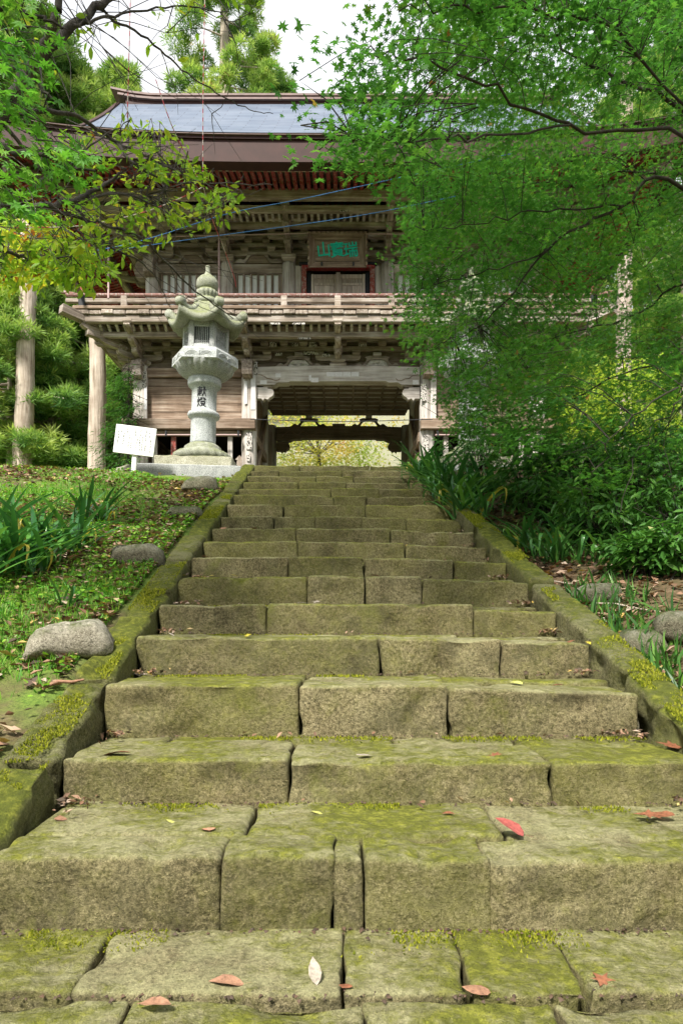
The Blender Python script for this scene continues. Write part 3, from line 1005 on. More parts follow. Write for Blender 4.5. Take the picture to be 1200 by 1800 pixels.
# paper slips pasted on the front beam
for px, py, w, h in [(581, 658, 14, 8), (595, 658, 13, 8), (609.5, 658, 14, 8), (624, 658, 13, 8), (553, 668, 13, 8), (489, 660, 9, 7), (545, 664, 4, 10), (730, 672, 10, 8), (463, 672, 12, 7)]:
    p = P(px, py, 13.866)
    w, h = w * 0.01155, h * 0.01155
    box('paper_slip', p.x - w / 2, p.x + w / 2, 13.862, 13.868, p.z - h / 2, p.z + h / 2, PAPER, gate, 0.001)
for px, py, w, h, d in [(450, 648, 5, 24, 13.83), (445, 690, 8, 60, 13.83), (432, 690, 5, 40, 13.83), (744, 690, 10, 30, 13.83), (254, 668, 6, 28, 13.83), (256, 700, 5, 40, 13.83), (437, 805, 6, 12, 13.83), (438, 775, 10, 30, 13.83), (748, 780, 9, 30, 13.83)]:
    p = P(px, py, d)
    w, h = w * 0.01155, h * 0.01155
    box('paper_slip', p.x - w / 2, p.x + w / 2, d - 0.006, d, p.z - h / 2, p.z + h / 2, PAPER if h > 0.4 else INKED, gate, 0.001)
# coffered ceiling of the passage ------------------------------------------
CZ = 5.28
xs = np.linspace(-1.70, 1.70, 11); ys = np.linspace(YF + 0.16, YB - 1.0, 11)
cpanel = box_mesh(0.30, 0.29, 0.02, PX, 0.004)
for i in range(10):
    for j in range(10):
        link('ceiling_panel', cpanel, gate, (g((xs[i] + xs[i + 1]) / 2), (ys[j] + ys[j + 1]) / 2, CZ + 0.045))
for x in xs: gbox('ceiling_bar', x - 0.022, x + 0.022, ys[0], ys[-1], CZ - 0.03, CZ + 0.03, DY, bev=0.004)
for y in ys: gbox('ceiling_bar', -1.72, 1.72, y - 0.022, y + 0.022, CZ - 0.026, CZ + 0.034, DX, bev=0.004)
gbox('ceiling_board', -1.8, 1.8, YF + 0.1, YB - 0.95, CZ + 0.062, CZ + 0.09, DX)
gbox('cross_beam', -1.7, 1.7, YB - 1.0, YB - 0.86, 5.22, 5.40, DX)

# ------------------------------------------------------------------ bracket sets
def masu_mesh(w, h, mat=WX):
    key = ('masu', w, h, mat.name)
    if key not in _box_cache:
        a, b = w / 2, w * 0.36
        prof = [(b, 0), (a, h * 0.45), (a, h)]
        V, F = [], []
        for r, z in prof: V += [(-r, -r, z), (r, -r, z), (r, r, z), (-r, r, z)]
        for j in range(2):
            for i in range(4): F.append((j * 4 + i, j * 4 + (i + 1) % 4, (j + 1) * 4 + (i + 1) % 4, (j + 1) * 4 + i))
        F += [(3, 2, 1, 0), (8, 9, 10, 11)]
        _box_cache[key] = mesh('bearing block', V, F, mat)
    return _box_cache[key]


def arm_pts(L, h):
    a = L / 2
    left = [(-a, h), (-a, h * 0.5), (-a * 0.96, h * 0.25), (-a * 0.86, h * 0.07), (-a * 0.70, 0)]
    return left[::-1][::-1] + [(-x, z) for x, z in left[::-1]]


def nose_pts(L, h):
    """forward arm: L out, rounded nose at the +x end"""
    return [(0, 0), (L * 0.62, 0), (L * 0.82, h * 0.1), (L * 0.95, h * 0.4), (L, h * 0.75), (L, h), (0, h)]


def bracket(x, y, zb, ang, tiers, k=1.0, lateral=True, mat=WX):
    """ang = 0 faces -Y. tiers: list of (reach, z of arm, arm h, lateral length at tip or 0)"""
    d = Vector((math.sin(ang), -math.cos(ang), 0)); t = Vector((math.cos(ang), math.sin(ang), 0))
    link('bracket_block', masu_mesh(0.30, round(tiers[0][1] - zb, 3), mat), gate, (g(x), y, zb), (0, 0, ang))
    if lateral:
        L = 0.92
        link('bracket_arm', poly_mesh(arm_pts(L, 0.12), 0.11, mat, ('arm', L)), gate, (g(x), y - 0.0, tiers[0][1]), (0, 0, ang))
        for s in (-1, 0, 1):
            q = Vector((g(x), y, tiers[0][1] + 0.12)) + t * (s * 0.37)
            link('bracket_block', masu_mesh(0.17, 0.085, mat), gate, q, (0, 0, ang))
    for i, (reach, za, h, lat) in enumerate(tiers):
        R_ = reach * k
        link('bracket_arm', poly_mesh(nose_pts(round(R_ + 0.10, 3), h), 0.115, mat, ('nose', round(R_ + 0.10, 3), h)), gate, (g(x), y, za - 0.004 * i - 0.003), (0, 0, ang - math.pi / 2))
        tip = Vector((g(x), y, za + h)) + d * R_
        link('bracket_block', masu_mesh(0.18, 0.085, mat), gate, tip, (0, 0, ang))
        if lat:
            link('bracket_arm', poly_mesh(arm_pts(lat, 0.11), 0.10, mat, ('arm', lat)), gate, tip + Vector((0, 0, 0.0851)), (0, 0, ang))
            for s in (-1, 1):
                link('bracket_block', masu_mesh(0.16, 0.08, mat), gate, tip + Vector((0, 0, 0.1952)) + t * (s * (lat / 2 - 0.09)), (0, 0, ang))


def nose_block(x, y, ang, z):
    """carved beam end standing out of the post"""
    pts = [(0, 0), (0.16, 0.0), (0.24, 0.03), (0.26, 0.10), (0.25, 0.26), (0.22, 0.33), (0.16, 0.36), (0, 0.36)]
    link('beam_nose', poly_mesh(pts, 0.20, WX, 'nose block'), gate, (g(x), y, z), (0, 0, ang - math.pi / 2))


LOW = [(0.30, 5.30, 0.115, 0), (0.58, 5.425, 0.115, 0), (0.84, 5.60, 0.10, 0)]
for x in (-2.95, -1.82, 0.0, 1.82, 2.95):
    bracket(x, YF, 5.235 if x == 0 else 5.2, 0.0, LOW)
for s in (-1, 1):
    bracket(s * 4.04, YF, 5.2, 0.0, LOW)
    bracket(s * 4.04, YF, 5.2, s * math.pi / 4, LOW, 1.38, lateral=False)
    bracket(s * 4.04, YF, 5.2, s * math.pi / 2, LOW, lateral=True)
    bracket(s * 4.04, YM, 5.2, s * math.pi / 2, LOW)
    bracket(s * 4.04, YB, 5.2, s * math.pi / 2, LOW)
    nose_block(s * 4.04, YF - 0.1, 0.0, 4.88); nose_block(s * 1.82, YF - 0.1, 0.0, 4.90)
    nose_block(s * 4.14, YF, s * math.pi / 2, 4.86)
    # diagonal corner beam carrying the balcony corner
    gbar('corner_beam', (s * 4.1, YF - 0.06, 5.66), (s * 5.2, YF - 1.16, 5.86), 0.17, 0.16, WY)
    gbar('corner_beam', (s * 4.1, YF - 0.06, 5.50), (s * 4.85, YF - 0.81, 5.56), 0.13, 0.10, WY)
# horizontal ties of the lower bracket zone
for z0, z1, mt in ((5.505, 5.60, DX), (5.70, 5.80, DX)):
    gbox('tie_beam', -4.3, 4.3, YF - 0.05, YF + 0.05, z0, z1, WX)
gbox('backing_board', -4.05, 4.05, YF + 0.06, YF + 0.10, 5.14, 5.9, DX)
for s in (-1, 1):
    gbox('backing_board', s * 4.1 - 0.02, s * 4.1 + 0.02, YF + 0.1, YB, 5.14, 5.9, DY)
blk = masu_mesh(0.17, 0.09)
for x in np.arange(-3.9, 3.95, 0.40):
    link('bracket_block', blk, gate, (g(x), YF, 5.602))
gbox('purlin', -4.72, 4.72, YF - 0.66, YF - 0.55, 5.535, 5.64, WX)
for s in (-1, 1): gbox('purlin', s * 4.64 - 0.055, s * 4.64 + 0.055, YF - 0.54, YB + 0.6, 5.535, 5.64, WY)
gbox('edge_beam', -4.98, 4.98, YF - 0.92, YF - 0.80, 5.715, 5.845, WX)
for s in (-1, 1): gbox('edge_beam', s * 4.92 - 0.06, s * 4.92 + 0.06, YF - 0.80, YB + 0.8, 5.72, 5.85, WY)
gbox('cove_board', -4.6, 4.6, YF - 0.6, YF - 0.1, 5.76, 5.78, DX)
x = -4.6
while x < 4.61:
    gbar('cove_rib', (x, YF - 0.575, 5.622), (x, YF - 0.79, 5.735), 0.055, 0.05, PX)
    x += 0.157
y = YF - 0.4
while y < YB:
    gbar('cove_rib', (-4.66, y, 5.63), (-4.86, y, 5.74), 0.055, 0.05, PX)
    y += 0.3
# balcony deck: one board next to the other
dm = box_mesh(0.226, 1.0, 0.085, WY, 0.012)
x = -4.98
k = 0
while x < 4.98:
    link('deck_board', dm, gate, (g(x + 0.115), YF - 0.46 + 0.012 * math.sin(k * 2.1), 5.895 + 0.006 * math.sin(k * 3.7)))
    x += 0.2318; k += 1
for s in (-1, 1):
    y = YF + 0.06
    while y < YB + 0.3:
        gbox('deck_board', s * 4.4 - 0.58, s * 4.4 + 0.58, y, y + 0.225, 5.855, 5.94, WX, bev=0.012); y += 0.2318
gbox('deck_edge', -5.06, 5.06, YF - 0.975, YF - 0.90, 5.945, 6.01, BX)
for s in (-1, 1): gbox('deck_edge', s * 5.02 - 0.035, s * 5.02 + 0.035, YF - 0.89, YB + 0.9, 5.945, 6.01, BY)
# railing
YR = YF - 0.86
for x in (-4.1, -2.95, -1.03, 0.0, 1.03, 2.95, 4.1):
    gbox('railing_post', x - 0.06, x + 0.06, YR - 0.05, YR + 0.05, 5.94, 6.23, WX)
gbox('rail', -5.22, 5.22, YR - 0.045, YR + 0.045, 6.10, 6.18, WX)
gbox('rail', -4.9, 4.9, YR - 0.04, YR + 0.04, 5.945, 5.99, PX)
for s in (-1, 1):
    gbox('rail', s * 4.91 - 0.045, s * 4.91 + 0.045, YR + 0.05, YB + 0.8, 6.10, 6.18, WY)
    gbox('railing_post', s * 4.91 - 0.06, s * 4.91 + 0.06, YR - 0.06, YR + 0.06, 5.94, 6.235, IRON)
    gbox('post_cap', s * 4.91 - 0.035, s * 4.91 + 0.035, YR - 0.035, YR + 0.035, 6.30, 6.42, REDZ)
top = Acc().tube(spline([(g(-5.3), YR, 6.315), (g(-5.05), YR, 6.27), (g(-4.8), YR, 6.255), (g(0), YR, 6.25), (g(4.8), YR, 6.255), (g(5.05), YR, 6.27), (g(5.3), YR, 6.315)], 6), 0.036, 10)
link('top_rail', top.mesh(RAILX), gate)
for s in (-1, 1):
    top = Acc().tube(spline([(g(s * 4.91), YR - 0.38, 6.315), (g(s * 4.91), YR - 0.14, 6.27), (g(s * 4.91), YR + 0.2, 6.255), (g(s * 4.91), YB, 6.25), (g(s * 4.91), YB + 0.8, 6.25)], 5), 0.036, 10)
    link('top_rail', top.mesh(RAILX), gate)

# ------------------------------------------------------------------ upper storey
YU, YUB = 14.5, 17.8
UX = [-3.94, -2.35, -1.04, 1.04, 2.35, 3.94]
for x in UX:
    round_post('column', x, YU, 5.94, 7.56, 0.14, PZ)
for x in (-3.94, 3.94):
    round_post('column', x, YUB, 5.94, 7.56, 0.14, PZ)
for i in range(5):
    x0, x1 = UX[i] + 0.13, UX[i + 1] - 0.13
    if i == 2: continue
    gbox('lintel', x0, x1, YU - 0.07, YU + 0.07, 7.34, 7.53, WX)
    gbox('sill', x0, x1, YU - 0.07, YU + 0.07, 6.02, 6.14, WX)
    gbox('window_panel', x0, x1, YU + 0.036, YU + 0.05, 6.1, 7.36, WHITEP)
    n = int(round((x1 - x0) / 0.155))
    bm_ = box_mesh(0.044, 0.044, 1.198, WZ, 0.004)
    for k in range(n):
        link('window_bar', bm_, gate, (g(x0 + (k + 0.5) * (x1 - x0) / n), YU, 6.74), (0, 0, math.pi / 4))
    gbox('window_jamb', x0 - 0.0, x0 + 0.05, YU - 0.05, YU + 0.05, 6.141, 7.339, WZ)
    gbox('window_jamb', x1 - 0.05, x1, YU - 0.05, YU + 0.05, 6.141, 7.339, WZ)
for s in (-1, 1):
    gbox('side_wall', s * 3.94 - 0.03, s * 3.94 + 0.03, YU + 0.14, YUB - 0.14, 6.0, 7.5, BY)
    gbox('lintel', s * 3.94 - 0.07, s * 3.94 + 0.07, YU + 0.14, YUB - 0.14, 7.34, 7.53, WY)
gbox('back_wall', -3.9, 3.9, YUB - 0.03, YUB + 0.03, 6.0, 8.6, DX)
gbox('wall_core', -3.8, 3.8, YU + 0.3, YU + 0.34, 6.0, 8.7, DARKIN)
# door
for s in (-1, 1):
    gbox('door_frame', s * 0.72 - 0.05, s * 0.72 + 0.05, YU - 0.10, YU + 0.06, 5.95, 7.44, REDZ, bev=0.005)
    gbox('door_jamb', s * 0.62 - 0.045, s * 0.62 + 0.045, YU - 0.045, YU + 0.06, 5.95, 7.36, BLACK)
    gbox('wall_panel', min(s * 0.78, s * 0.91), max(s * 0.78, s * 0.91), YU - 0.03, YU + 0.03, 5.95, 7.52, PZ)
    dl = gbox('door_leaf', min(s * 0.02, s * 0.57), max(s * 0.02, s * 0.57), YU + 0.0, YU + 0.03, 5.96, 7.34, DOORZ)
    for a, b in ((0.025, 0.075), (0.515, 0.57)):
        gbox('stile', min(s * a, s * b), max(s * a, s * b), YU - 0.035, YU - 0.001, 5.96, 7.335, DOORZ, parent=dl)
    for z0, z1 in ((7.24, 7.33), (7.10, 7.15), (6.72, 6.77), (6.40, 6.47)):
        gbox('cross_rail', min(s * 0.08, s * 0.51), max(s * 0.08, s * 0.51), YU - 0.03, YU - 0.001, z0, z1, DOORZ, parent=dl)
    for k in range(4):
        gbox('door_board', min(s * (0.085 + k * 0.107), s * (0.187 + k * 0.107)), max(s * (0.085 + k * 0.107), s * (0.187 + k * 0.107)), YU - 0.012 - 0.003 * (k % 2), YU - 0.001, 6.775, 7.098, DOORZ, parent=dl, bev=0.004)
gbox('door_meeting_stile', -0.045, 0.045, YU - 0.06, YU - 0.037, 5.96, 7.36, DOORZ)
gbox('door_lintel', -0.775, 0.775, YU - 0.09, YU + 0.06, 7.442, 7.50, REDX, bev=0.005)
gbox('door_lintel', -0.82, 0.82, YU - 0.12, YU + 0.06, 7.502, 7.55, BLACK, bev=0.005)
for x in (-0.46, -0.2, 0.2, 0.46):
    gpoly('iron_star', [(-0.055, 0.0), (-0.035, 0.02), (-0.05, 0.06), (0, 0.03), (0.05, 0.06), (0.035, 0.02), (0.055, 0.0)], 0.02, IRON, x, YU - 0.1, 7.552, key='star')
# the upper bracket zone
UP = [(0.36, 7.70, 0.12, 0.85), (0.74, 7.86, 0.12, 0.85), (1.10, 8.00, 0.12, 0)]
for x in UX:
    bracket(x, YU, 7.57, 0.0, UP)
for x in (-3.1, -1.7, 1.7, 3.1):
    # carved struts between the posts
    gpoly('frog_leg_strut', frog_pts, 0.08, WX, x, YU - 0.02, 7.56, key='frog small')
    gpoly('carving_back', [(-0.25, 0.0), (0.25, 0.0), (0.17, 0.12), (0.13, 0.155), (-0.13, 0.155), (-0.17, 0.12)], 0.03, DX, x, YU - 0.02, 7.561, key='carvback2')
for s in (-1, 1):
    bracket(s * 3.94, YU, 7.57, s * math.pi / 4, UP, 1.38, lateral=False)
    bracket(s * 3.94, YU, 7.57, s * math.pi / 2, UP)
    bracket(s * 3.94, 16.15, 7.57, s * math.pi / 2, UP)
    bracket(s * 3.94, YUB, 7.57, s * math.pi / 2, UP)
    nose_block(s * 3.94, YU - 0.09, 0.0, 7.22)
    nose_block(s * 4.03, YU, s * math.pi / 2, 7.22)
    gbar('corner_beam', (s * 3.94, YU, 8.45), (s * 6.05, YU - 2.11, 8.22), 0.17, 0.20, WY)
gbox('tie_beam', -3.95, 3.95, YU - 0.055, YU + 0.055, 7.905, 7.99, WX)
gbox('tie_beam', -3.95, 3.95, YU - 0.055, YU + 0.055, 8.08, 8.18, WX)
gbox('head_board', -3.95, 3.95, YU + 0.06, YU + 0.10, 7.53, 8.8, DX)
for x in np.arange(-3.8, 3.85, 0.38):
    link('bracket_block', blk, gate, (g(x), YU, 7.99))
gbox('purlin', -4.6, 4.6, 13.84, 13.96, 7.985, 8.09, WX)
gbox('purlin', -5.1, 5.1, 13.36, 13.47, 8.01, 8.13, WX)
gbox('eave_purlin', -5.35, 5.35, 13.12, 13.27, 8.13, 8.31, WX)
gbox('cove_board', -4.6, 4.6, 13.48, 13.95, 8.16, 8.18, DX)
gbox('cove_board', -4.4, 4.4, 13.97, 14.4, 8.23, 8.25, DX)
x = -4.55
while x < 4.56:
    gbar('cove_rib', (x, 13.83, 8.085), (x, 13.475, 8.075), 0.055, 0.05, PX)
    x += 0.13
for s in (-1, 1):
    gbox('eave_purlin', s * 5.22 - 0.075, s * 5.22 + 0.075, 13.28, 19.1, 8.13, 8.31, WY)
    gbox('purlin', s * 4.54 - 0.055, s * 4.54 + 0.055, 13.97, 18.4, 7.985, 8.09, WY)
wire = Acc().tube([(g(-3.9), 13.9, 7.80), (g(-0.6), 13.82, 7.83), (g(1.6), 13.8, 7.80)], 0.012, 6)
link('conduit', wire.mesh(PIPE), gate)
for px in (498, 690):
    pass
pipe = Acc().tube([P(385, 420, 13.7), P(385, 535, 13.15)], 0.02, 8)
link('conduit', pipe.mesh(PIPE), gate)
pipe = Acc().tube([P(191, 428, 13.3), P(191, 525, 13.1)], 0.02, 8)
link('conduit', pipe.mesh(PIPE), gate)

# ------------------------------------------------------------------ roof: eaves, rafters, shell
EX, EY0, EY1, EYC = 6.35, 11.9, 20.4, 16.15


def upturn_x(x): return 0.42 * (abs(x) / EX) ** 3.2
def upturn_y(y): return 0.42 * (abs(y - EYC) / (EYC - EY0)) ** 3.2


raf1 = box_mesh(0.072, 1.0, 0.085, REDY, 0.006); tipm = box_mesh(0.07, 0.012, 0.078, BLACK, 0.002)
n_r = 0
x = -5.92
front_rafters = []
while x < 5.93:
    over = max(0.0, abs(x) - 3.94)
    ys = YU - over
    up = upturn_x(x)
    if ys > 12.95:
        front_rafters.append(((x, 12.72, 8.17 + up * 0.8), (x, ys, 8.17 + up * 0.8 + (ys - 12.72) * 0.34)))
    front_rafters.append(((x, 12.16, 8.075 + up), (x, min(ys, 13.2), 8.075 + up + (min(ys, 13.2) - 12.16) * 0.26)))
    x += 0.125
for a, b in front_rafters:
    r_ = gbar('rafter', a, b, 0.072, 0.085, REDY)
    t_ = gbox('rafter_tip', a[0] - 0.037, a[0] + 0.037, a[1] - 0.014, a[1] - 0.002, a[2] - 0.045, a[2] + 0.045, BLACK, parent=None, bev=0.002)
    t_.parent = r_
    t_.matrix_parent_inverse = r_.matrix_basis.inverted()
    t_.location = (g(a[0]), a[1] - 0.008, a[2])
# side rafters (both gable sides), real bars joined into one part per side
for s in (-1, 1):
    Vs, Fs = [], []
    y = 12.1
    while y < 20.3:
        over = max(0.0, YU - y, y - YUB)
        xs_ = 3.94 + over
        up = upturn_y(y)
        segs = []
        if xs_ < 5.5: segs.append(((5.72, 8.17 + up * 0.8), (xs_, 8.17 + up * 0.8 + (5.72 - xs_) * 0.34)))
        segs.append(((6.12, 8.075 + up), (min(5.2, 5.9) if xs_ < 5.2 else min(xs_, 6.05), 8.075 + up + 0.26 * (6.12 - min(max(xs_, 5.2), 6.05)))))
        for (xa, za), (xb, zb) in segs:
            for (px_, pz_) in ((xa, za), (xb, zb)):
                for dy, dz in ((-0.036, -0.042), (0.036, -0.042), (0.036, 0.042), (-0.036, 0.042)):
                    Vs.append((g(s * px_), y + dy, pz_ + dz))
            k = len(Vs) - 8
            Fs += [(k, k + 1, k + 5, k + 4), (k + 1, k + 2, k + 6, k + 5), (k + 2, k + 3, k + 7, k + 6), (k + 3, k, k + 4, k + 7), (k, k + 3, k + 2, k + 1), (k + 4, k + 5, k + 6, k + 7)]
        y += 0.125
    link('side_rafters', mesh('side rafters', Vs, Fs, REDX), gate, kind='stuff')


def sweep_edge(name, inset, z0, z1, th, mat, extra=0.0):
    """a band running round the eaves, upturned at the corners: z0..z1 above the eave line, th thick"""
    pts = []
    N = 40
    xe, ya, yb = EX - inset, EY0 + inset, EY1 - inset
    for k in range(N): pts.append((-xe + 2 * xe * k / N, ya))
    for k in range(N): pts.append((xe, ya + (yb - ya) * k / N))
    for k in range(N): pts.append((xe - 2 * xe * k / N, yb))
    for k in range(N): pts.append((-xe, yb - (yb - ya) * k / N))
    V, F = [], []
    m = len(pts)
    for (x, y) in pts:
        up = max(upturn_x(x) if abs(abs(y - EYC) - (yb - ya) / 2) < 0.01 else 0, upturn_y(y) if abs(abs(x) - xe) < 0.01 else 0)
        ix = x * (1 - th / xe); iy = EYC + (y - EYC) * (1 - th / (EYC - ya))
        V += [(g(x), y, z0 + up - extra), (g(x), y, z1 + up), (g(ix), iy, z1 + up), (g(ix), iy, z0 + up)]
    for i in range(m):
        a, b = i * 4, ((i + 1) % m) * 4
        for j in range(4):
            F.append((a + j, b + j, b + (j + 1) % 4, a + (j + 1) % 4))
    return V, F


# the shell: front and back slopes with concave fall, side skirts, gables
ZE, ZR = 8.475, 12.28
GABX = 5.15


def prof(t): return min(12.08, ZE + (ZR - ZE) * (0.80 * t + 0.20 * t * t))


def shell(side):
    V, F, UV = [], [], []
    nx_, nt = 48, 22
    for j in range(nt + 1):
        t = j / nt
        y = EYC + side * (EYC - EY0 + 0.03) * (1 - t) if True else 0
        # skirts reach the corner at the eave and step back to the gable line higher up
        half = (EX + 0.03) - (EX + 0.03 - GABX) * min(1.0, t / 0.30)
        for i in range(nx_ + 1):
            x = -half + 2 * half * i / nx_
            up = upturn_x(x / half * EX) * max(0, 1 - t / 0.45) ** 2 * (1 if t < 0.45 else 0)
            V.append((g(x), y, prof(t) + up))
            UV.append((x, (1 - t) * 5.6))
    for j in range(nt):
        for i in range(nx_):
            k = j * (nx_ + 1) + i
            q = (k, k + 1, k + nx_ + 2, k + nx_ + 1)
            F.append(q if side < 0 else q[::-1])
    return V, F, UV


def shell_side(s):
    V, F, UV = [], [], []
    ny_, nt = 30, 8
    for j in range(nt + 1):
        t = 0.30 * j / nt
        x = s * ((EX + 0.03) - (EX + 0.03 - GABX) * j / nt)
        hy = (EYC - EY0 + 0.03) * (1 - t)
        for i in range(ny_ + 1):
            v = -1 + 2 * i / ny_
            y = EYC + hy * v
            up = 0.42 * abs(v) ** 3.2 * max(0, 1 - t / 0.45) ** 2
            V.append((g(x), y, prof(t) + up)); UV.append((y, x))
    for j in range(nt):
        for i in range(ny_):
            k = j * (ny_ + 1) + i
            q = (k, k + 1, k + ny_ + 2, k + ny_ + 1)
            F.append(q if s > 0 else q[::-1])
    return V, F, UV


VA, FA, UA = [], [], []
for V, F, U in (shell(-1), shell(1), shell_side(-1), shell_side(1)):
    k = len(VA)
    VA += V; UA += U; FA += [tuple(i + k for i in f) for f in F]
roof_me = mesh('roof', VA, FA, ROOF, True)
uvl = roof_me.uv_layers.new(name='UVMap')
for lp in roof_me.loops: uvl.data[lp.index].uv = UA[lp.vertex_index]
roof = link('roof', roof_me, gate)
WL['roof'] = Vector((0, 0, 0))


def roof_part(name, V, F, mat, smooth=False):
    return link(name, mesh(name, V, F, mat, smooth), roof)


V, F = sweep_edge('eave_board', 0.22, 8.06, 8.185, 0.16, WX)
roof_part('eave_board', V, F, WX)
V, F = sweep_edge('eave_board', 0.11, 8.12, 8.215, 0.2, BX)
roof_part('eave_board', V, F, BX)
V, F = sweep_edge('eave_band', 0.05, 8.02, 8.40, 0.25, FASCIA)
roof_part('eave_band', V, F, FASCIA)
V, F = sweep_edge('eave_lip', 0.015, 8.402, 8.45, 0.25, FASCIA)
roof_part('eave_lip', V, F, FASCIA)
V, F = sweep_edge('drip_edge', -0.02, 8.452, 8.475, 0.2, RIDGE)
roof_part('drip_edge', V, F, RIDGE)
# soffit boards above the rafters
V = []
N = 24
ring_o, ring_i = [], []
for k in range(4 * N):
    side, t = divmod(k, N); t = t / N
    e = [(-6.15 + 12.3 * t, 12.1), (6.15, 12.1 + 8.1 * t), (6.15 - 12.3 * t, 20.2), (-6.15, 20.2 - 8.1 * t)][side]
    i_ = [(-3.9 + 7.8 * t, 14.55), (3.9, 14.55 + 3.2 * t), (3.9 - 7.8 * t, 17.75), (-3.9, 17.75 - 3.2 * t)][side]
    up = upturn_x(e[0]) if side in (0, 2) else upturn_y(e[1])
    V += [(g(e[0]), e[1], 8.13 + up), (g((e[0] * 1.6 + i_[0]) / 2.6), (e[1] * 1.6 + i_[1]) / 2.6, 8.36 + up * 0.62), (g(i_[0]), i_[1], 8.86)]
F = []
for k in range(4 * N):
    a, b = 3 * k, 3 * ((k + 1) % (4 * N))
    F += [(a, b, b + 1, a + 1), (a + 1, b + 1, b + 2, a + 2)]
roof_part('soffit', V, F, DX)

for s in (-1, 1):
    # gable wall and barge boards
    gy = [(EYC + (EYC - EY0) * (1 - t) * q, prof(t) - 0.12) for t, q in [(0.3, -1), (0.65, -1), (1.0, -1)]] + [(EYC + (EYC - EY0) * (1 - t), prof(t) - 0.12) for t in (0.65, 0.3)]
    V = [(g(s * (GABX - 0.35)), y, z) for y, z in gy]
    roof_part('gable_wall', V, [tuple(range(5))], BX)
    for q in (-1, 1):
        V, F = [], []
        ts = np.linspace(0.28, 1.0, 12)
        for t in ts:
            y = EYC + q * (EYC - EY0) * (1 - t); z = prof(t)
            for xo in (GABX - 0.06, GABX + 0.03): V += [(g(s * xo), y, z - 0.30), (g(s * xo), y, z + 0.05)]
        for k in range(len(ts) - 1):
            a = k * 4; b = a + 4
            F += [(a, a + 1, b + 1, b), (a + 2, b + 2, b + 3, a + 3), (a + 1, a + 3, b + 3, b + 1), (a, b, b + 2, a + 2)]
        roof_part('barge_board', V, F, FASCIA)
# ridge: stacked courses with lifted ends
for z0, z1, hw, ln, mt in ((11.93, 12.09, 0.25, 4.95, FASCIA), (12.093, 12.14, 0.31, 5.12, RIDGE), (12.143, 12.21, 0.23, 5.05, RIDGE), (12.213, 12.26, 0.27, 5.3, RIDGE)):
    V, F = [], []
    N = 24
    for k in range(N + 1):
        x = -ln + 2 * ln * k / N
        up = 0.16 * max(0, (abs(x) - 4.1) / 1.2) ** 2
        V += [(g(x), EYC - hw, z0 + up), (g(x), EYC + hw, z0 + up), (g(x), EYC + hw, z1 + up), (g(x), EYC - hw, z1 + up)]
    for k in range(N):
        a, b = k * 4, k * 4 + 4
        for j in range(4): F.append((a + j, a + (j + 1) % 4, b + (j + 1) % 4, b + j))
    F += [(3, 2, 1, 0), tuple(N * 4 + j for j in range(4))]
    roof_part('ridge_course', V, F, mt)
# a few inked slips on ties and ceiling bars
for px, py, w, h, d in [(480, 606, 12, 8, 13.93), (519, 606, 11, 6, 13.93), (550, 606, 14, 9, 13.93), (490, 623, 12, 5, 13.93), (547, 621, 26, 6, 13.93), (573, 625, 13, 5, 13.9), (637, 607, 14, 5, 13.93),
                        (484, 569, 20, 3, 13.07), (525, 569, 22, 3, 13.07), (535, 595, 22, 3, 13.33), (604, 371, 16, 3, 13.35)]:
    p = P(px, py, d)
    w, h = w * d / 1200, h * d / 1200
    box('paper_slip', p.x - w / 2, p.x + w / 2, d - 0.012, d - 0.006, p.z - h / 2, p.z + h / 2, INKED, gate, 0.001)

# ------------------------------------------------------------------ the name board over the door
pq = empty('name_board', (g(-0.01), 13.98, 7.20), 'framed wooden name board with green brushed characters above the red door', 'sign', rot=(R(14), 0, 0), local=True)
PQW, PQH = 1.16, 0.64
box('panel', -0.46, 0.46, -0.01, 0.01, 0.13, 0.52, BX, pq)
for s in (-1, 1):
    V = [(s * 0.45, -0.012, 0.12), (s * 0.45, -0.012, 0.53), (s * 0.585, -0.10, 0.64), (s * 0.585, -0.10, 0.0), (s * 0.45, 0.02, 0.12), (s * 0.45, 0.02, 0.53), (s * 0.585, -0.07, 0.64), (s * 0.585, -0.07, 0.0)]
    link('frame_side', mesh('frame side', V, [(0, 1, 2, 3), (4, 7, 6, 5), (3, 2, 6, 7), (1, 5, 6, 2), (0, 3, 7, 4)], BZ), pq)
for z0, z1 in ((0.12, 0.0), (0.53, 0.64)):
    V = [(-0.45, -0.012, z0), (0.45, -0.012, z0), (0.585, -0.10, z1), (-0.585, -0.10, z1), (-0.45, 0.02, z0), (0.45, 0.02, z0), (0.585, -0.07, z1), (-0.585, -0.07, z1)]
    link('frame_rail', mesh('frame rail', V, [(0, 1, 2, 3), (4, 7, 6, 5), (3, 2, 6, 7), (0, 4, 5, 1)], BX), pq)
for k in range(13):
    box('frame_scallop', -0.56 + k * 0.0933 - 0.03, -0.56 + k * 0.0933 + 0.03, -0.112, -0.07, 0.625 + 0.012 * (k % 2), 0.665, BX, pq, 0.008)
for s in (-1, 1):
    for k in range(6):
        box('frame_scallop', s * 0.585 - 0.022, s * 0.585 + 0.022, -0.112, -0.07, 0.04 + k * 0.1, 0.10 + k * 0.1, BZ, pq, 0.008)
for s in (-1, 1): box('hanging_peg', s * 0.32 - 0.02, s * 0.32 + 0.02, -0.13, -0.05, 0.03, 0.10, IRON, pq)
for i, ch in enumerate('山寶瑞'):
    link('character', text_mesh(ch, 0.30, TEAL, 0.008), pq, (-0.28 + i * 0.275, -0.022, 0.325), (R(90), R(-6), 0))

# ------------------------------------------------------------------ stone lanterns
def hex_ring(r, z, n=6, ph=0.0):
    return [(r * math.cos(math.pi / 3 * i + ph), r * math.sin(math.pi / 3 * i + ph), z) for i in range(n)]


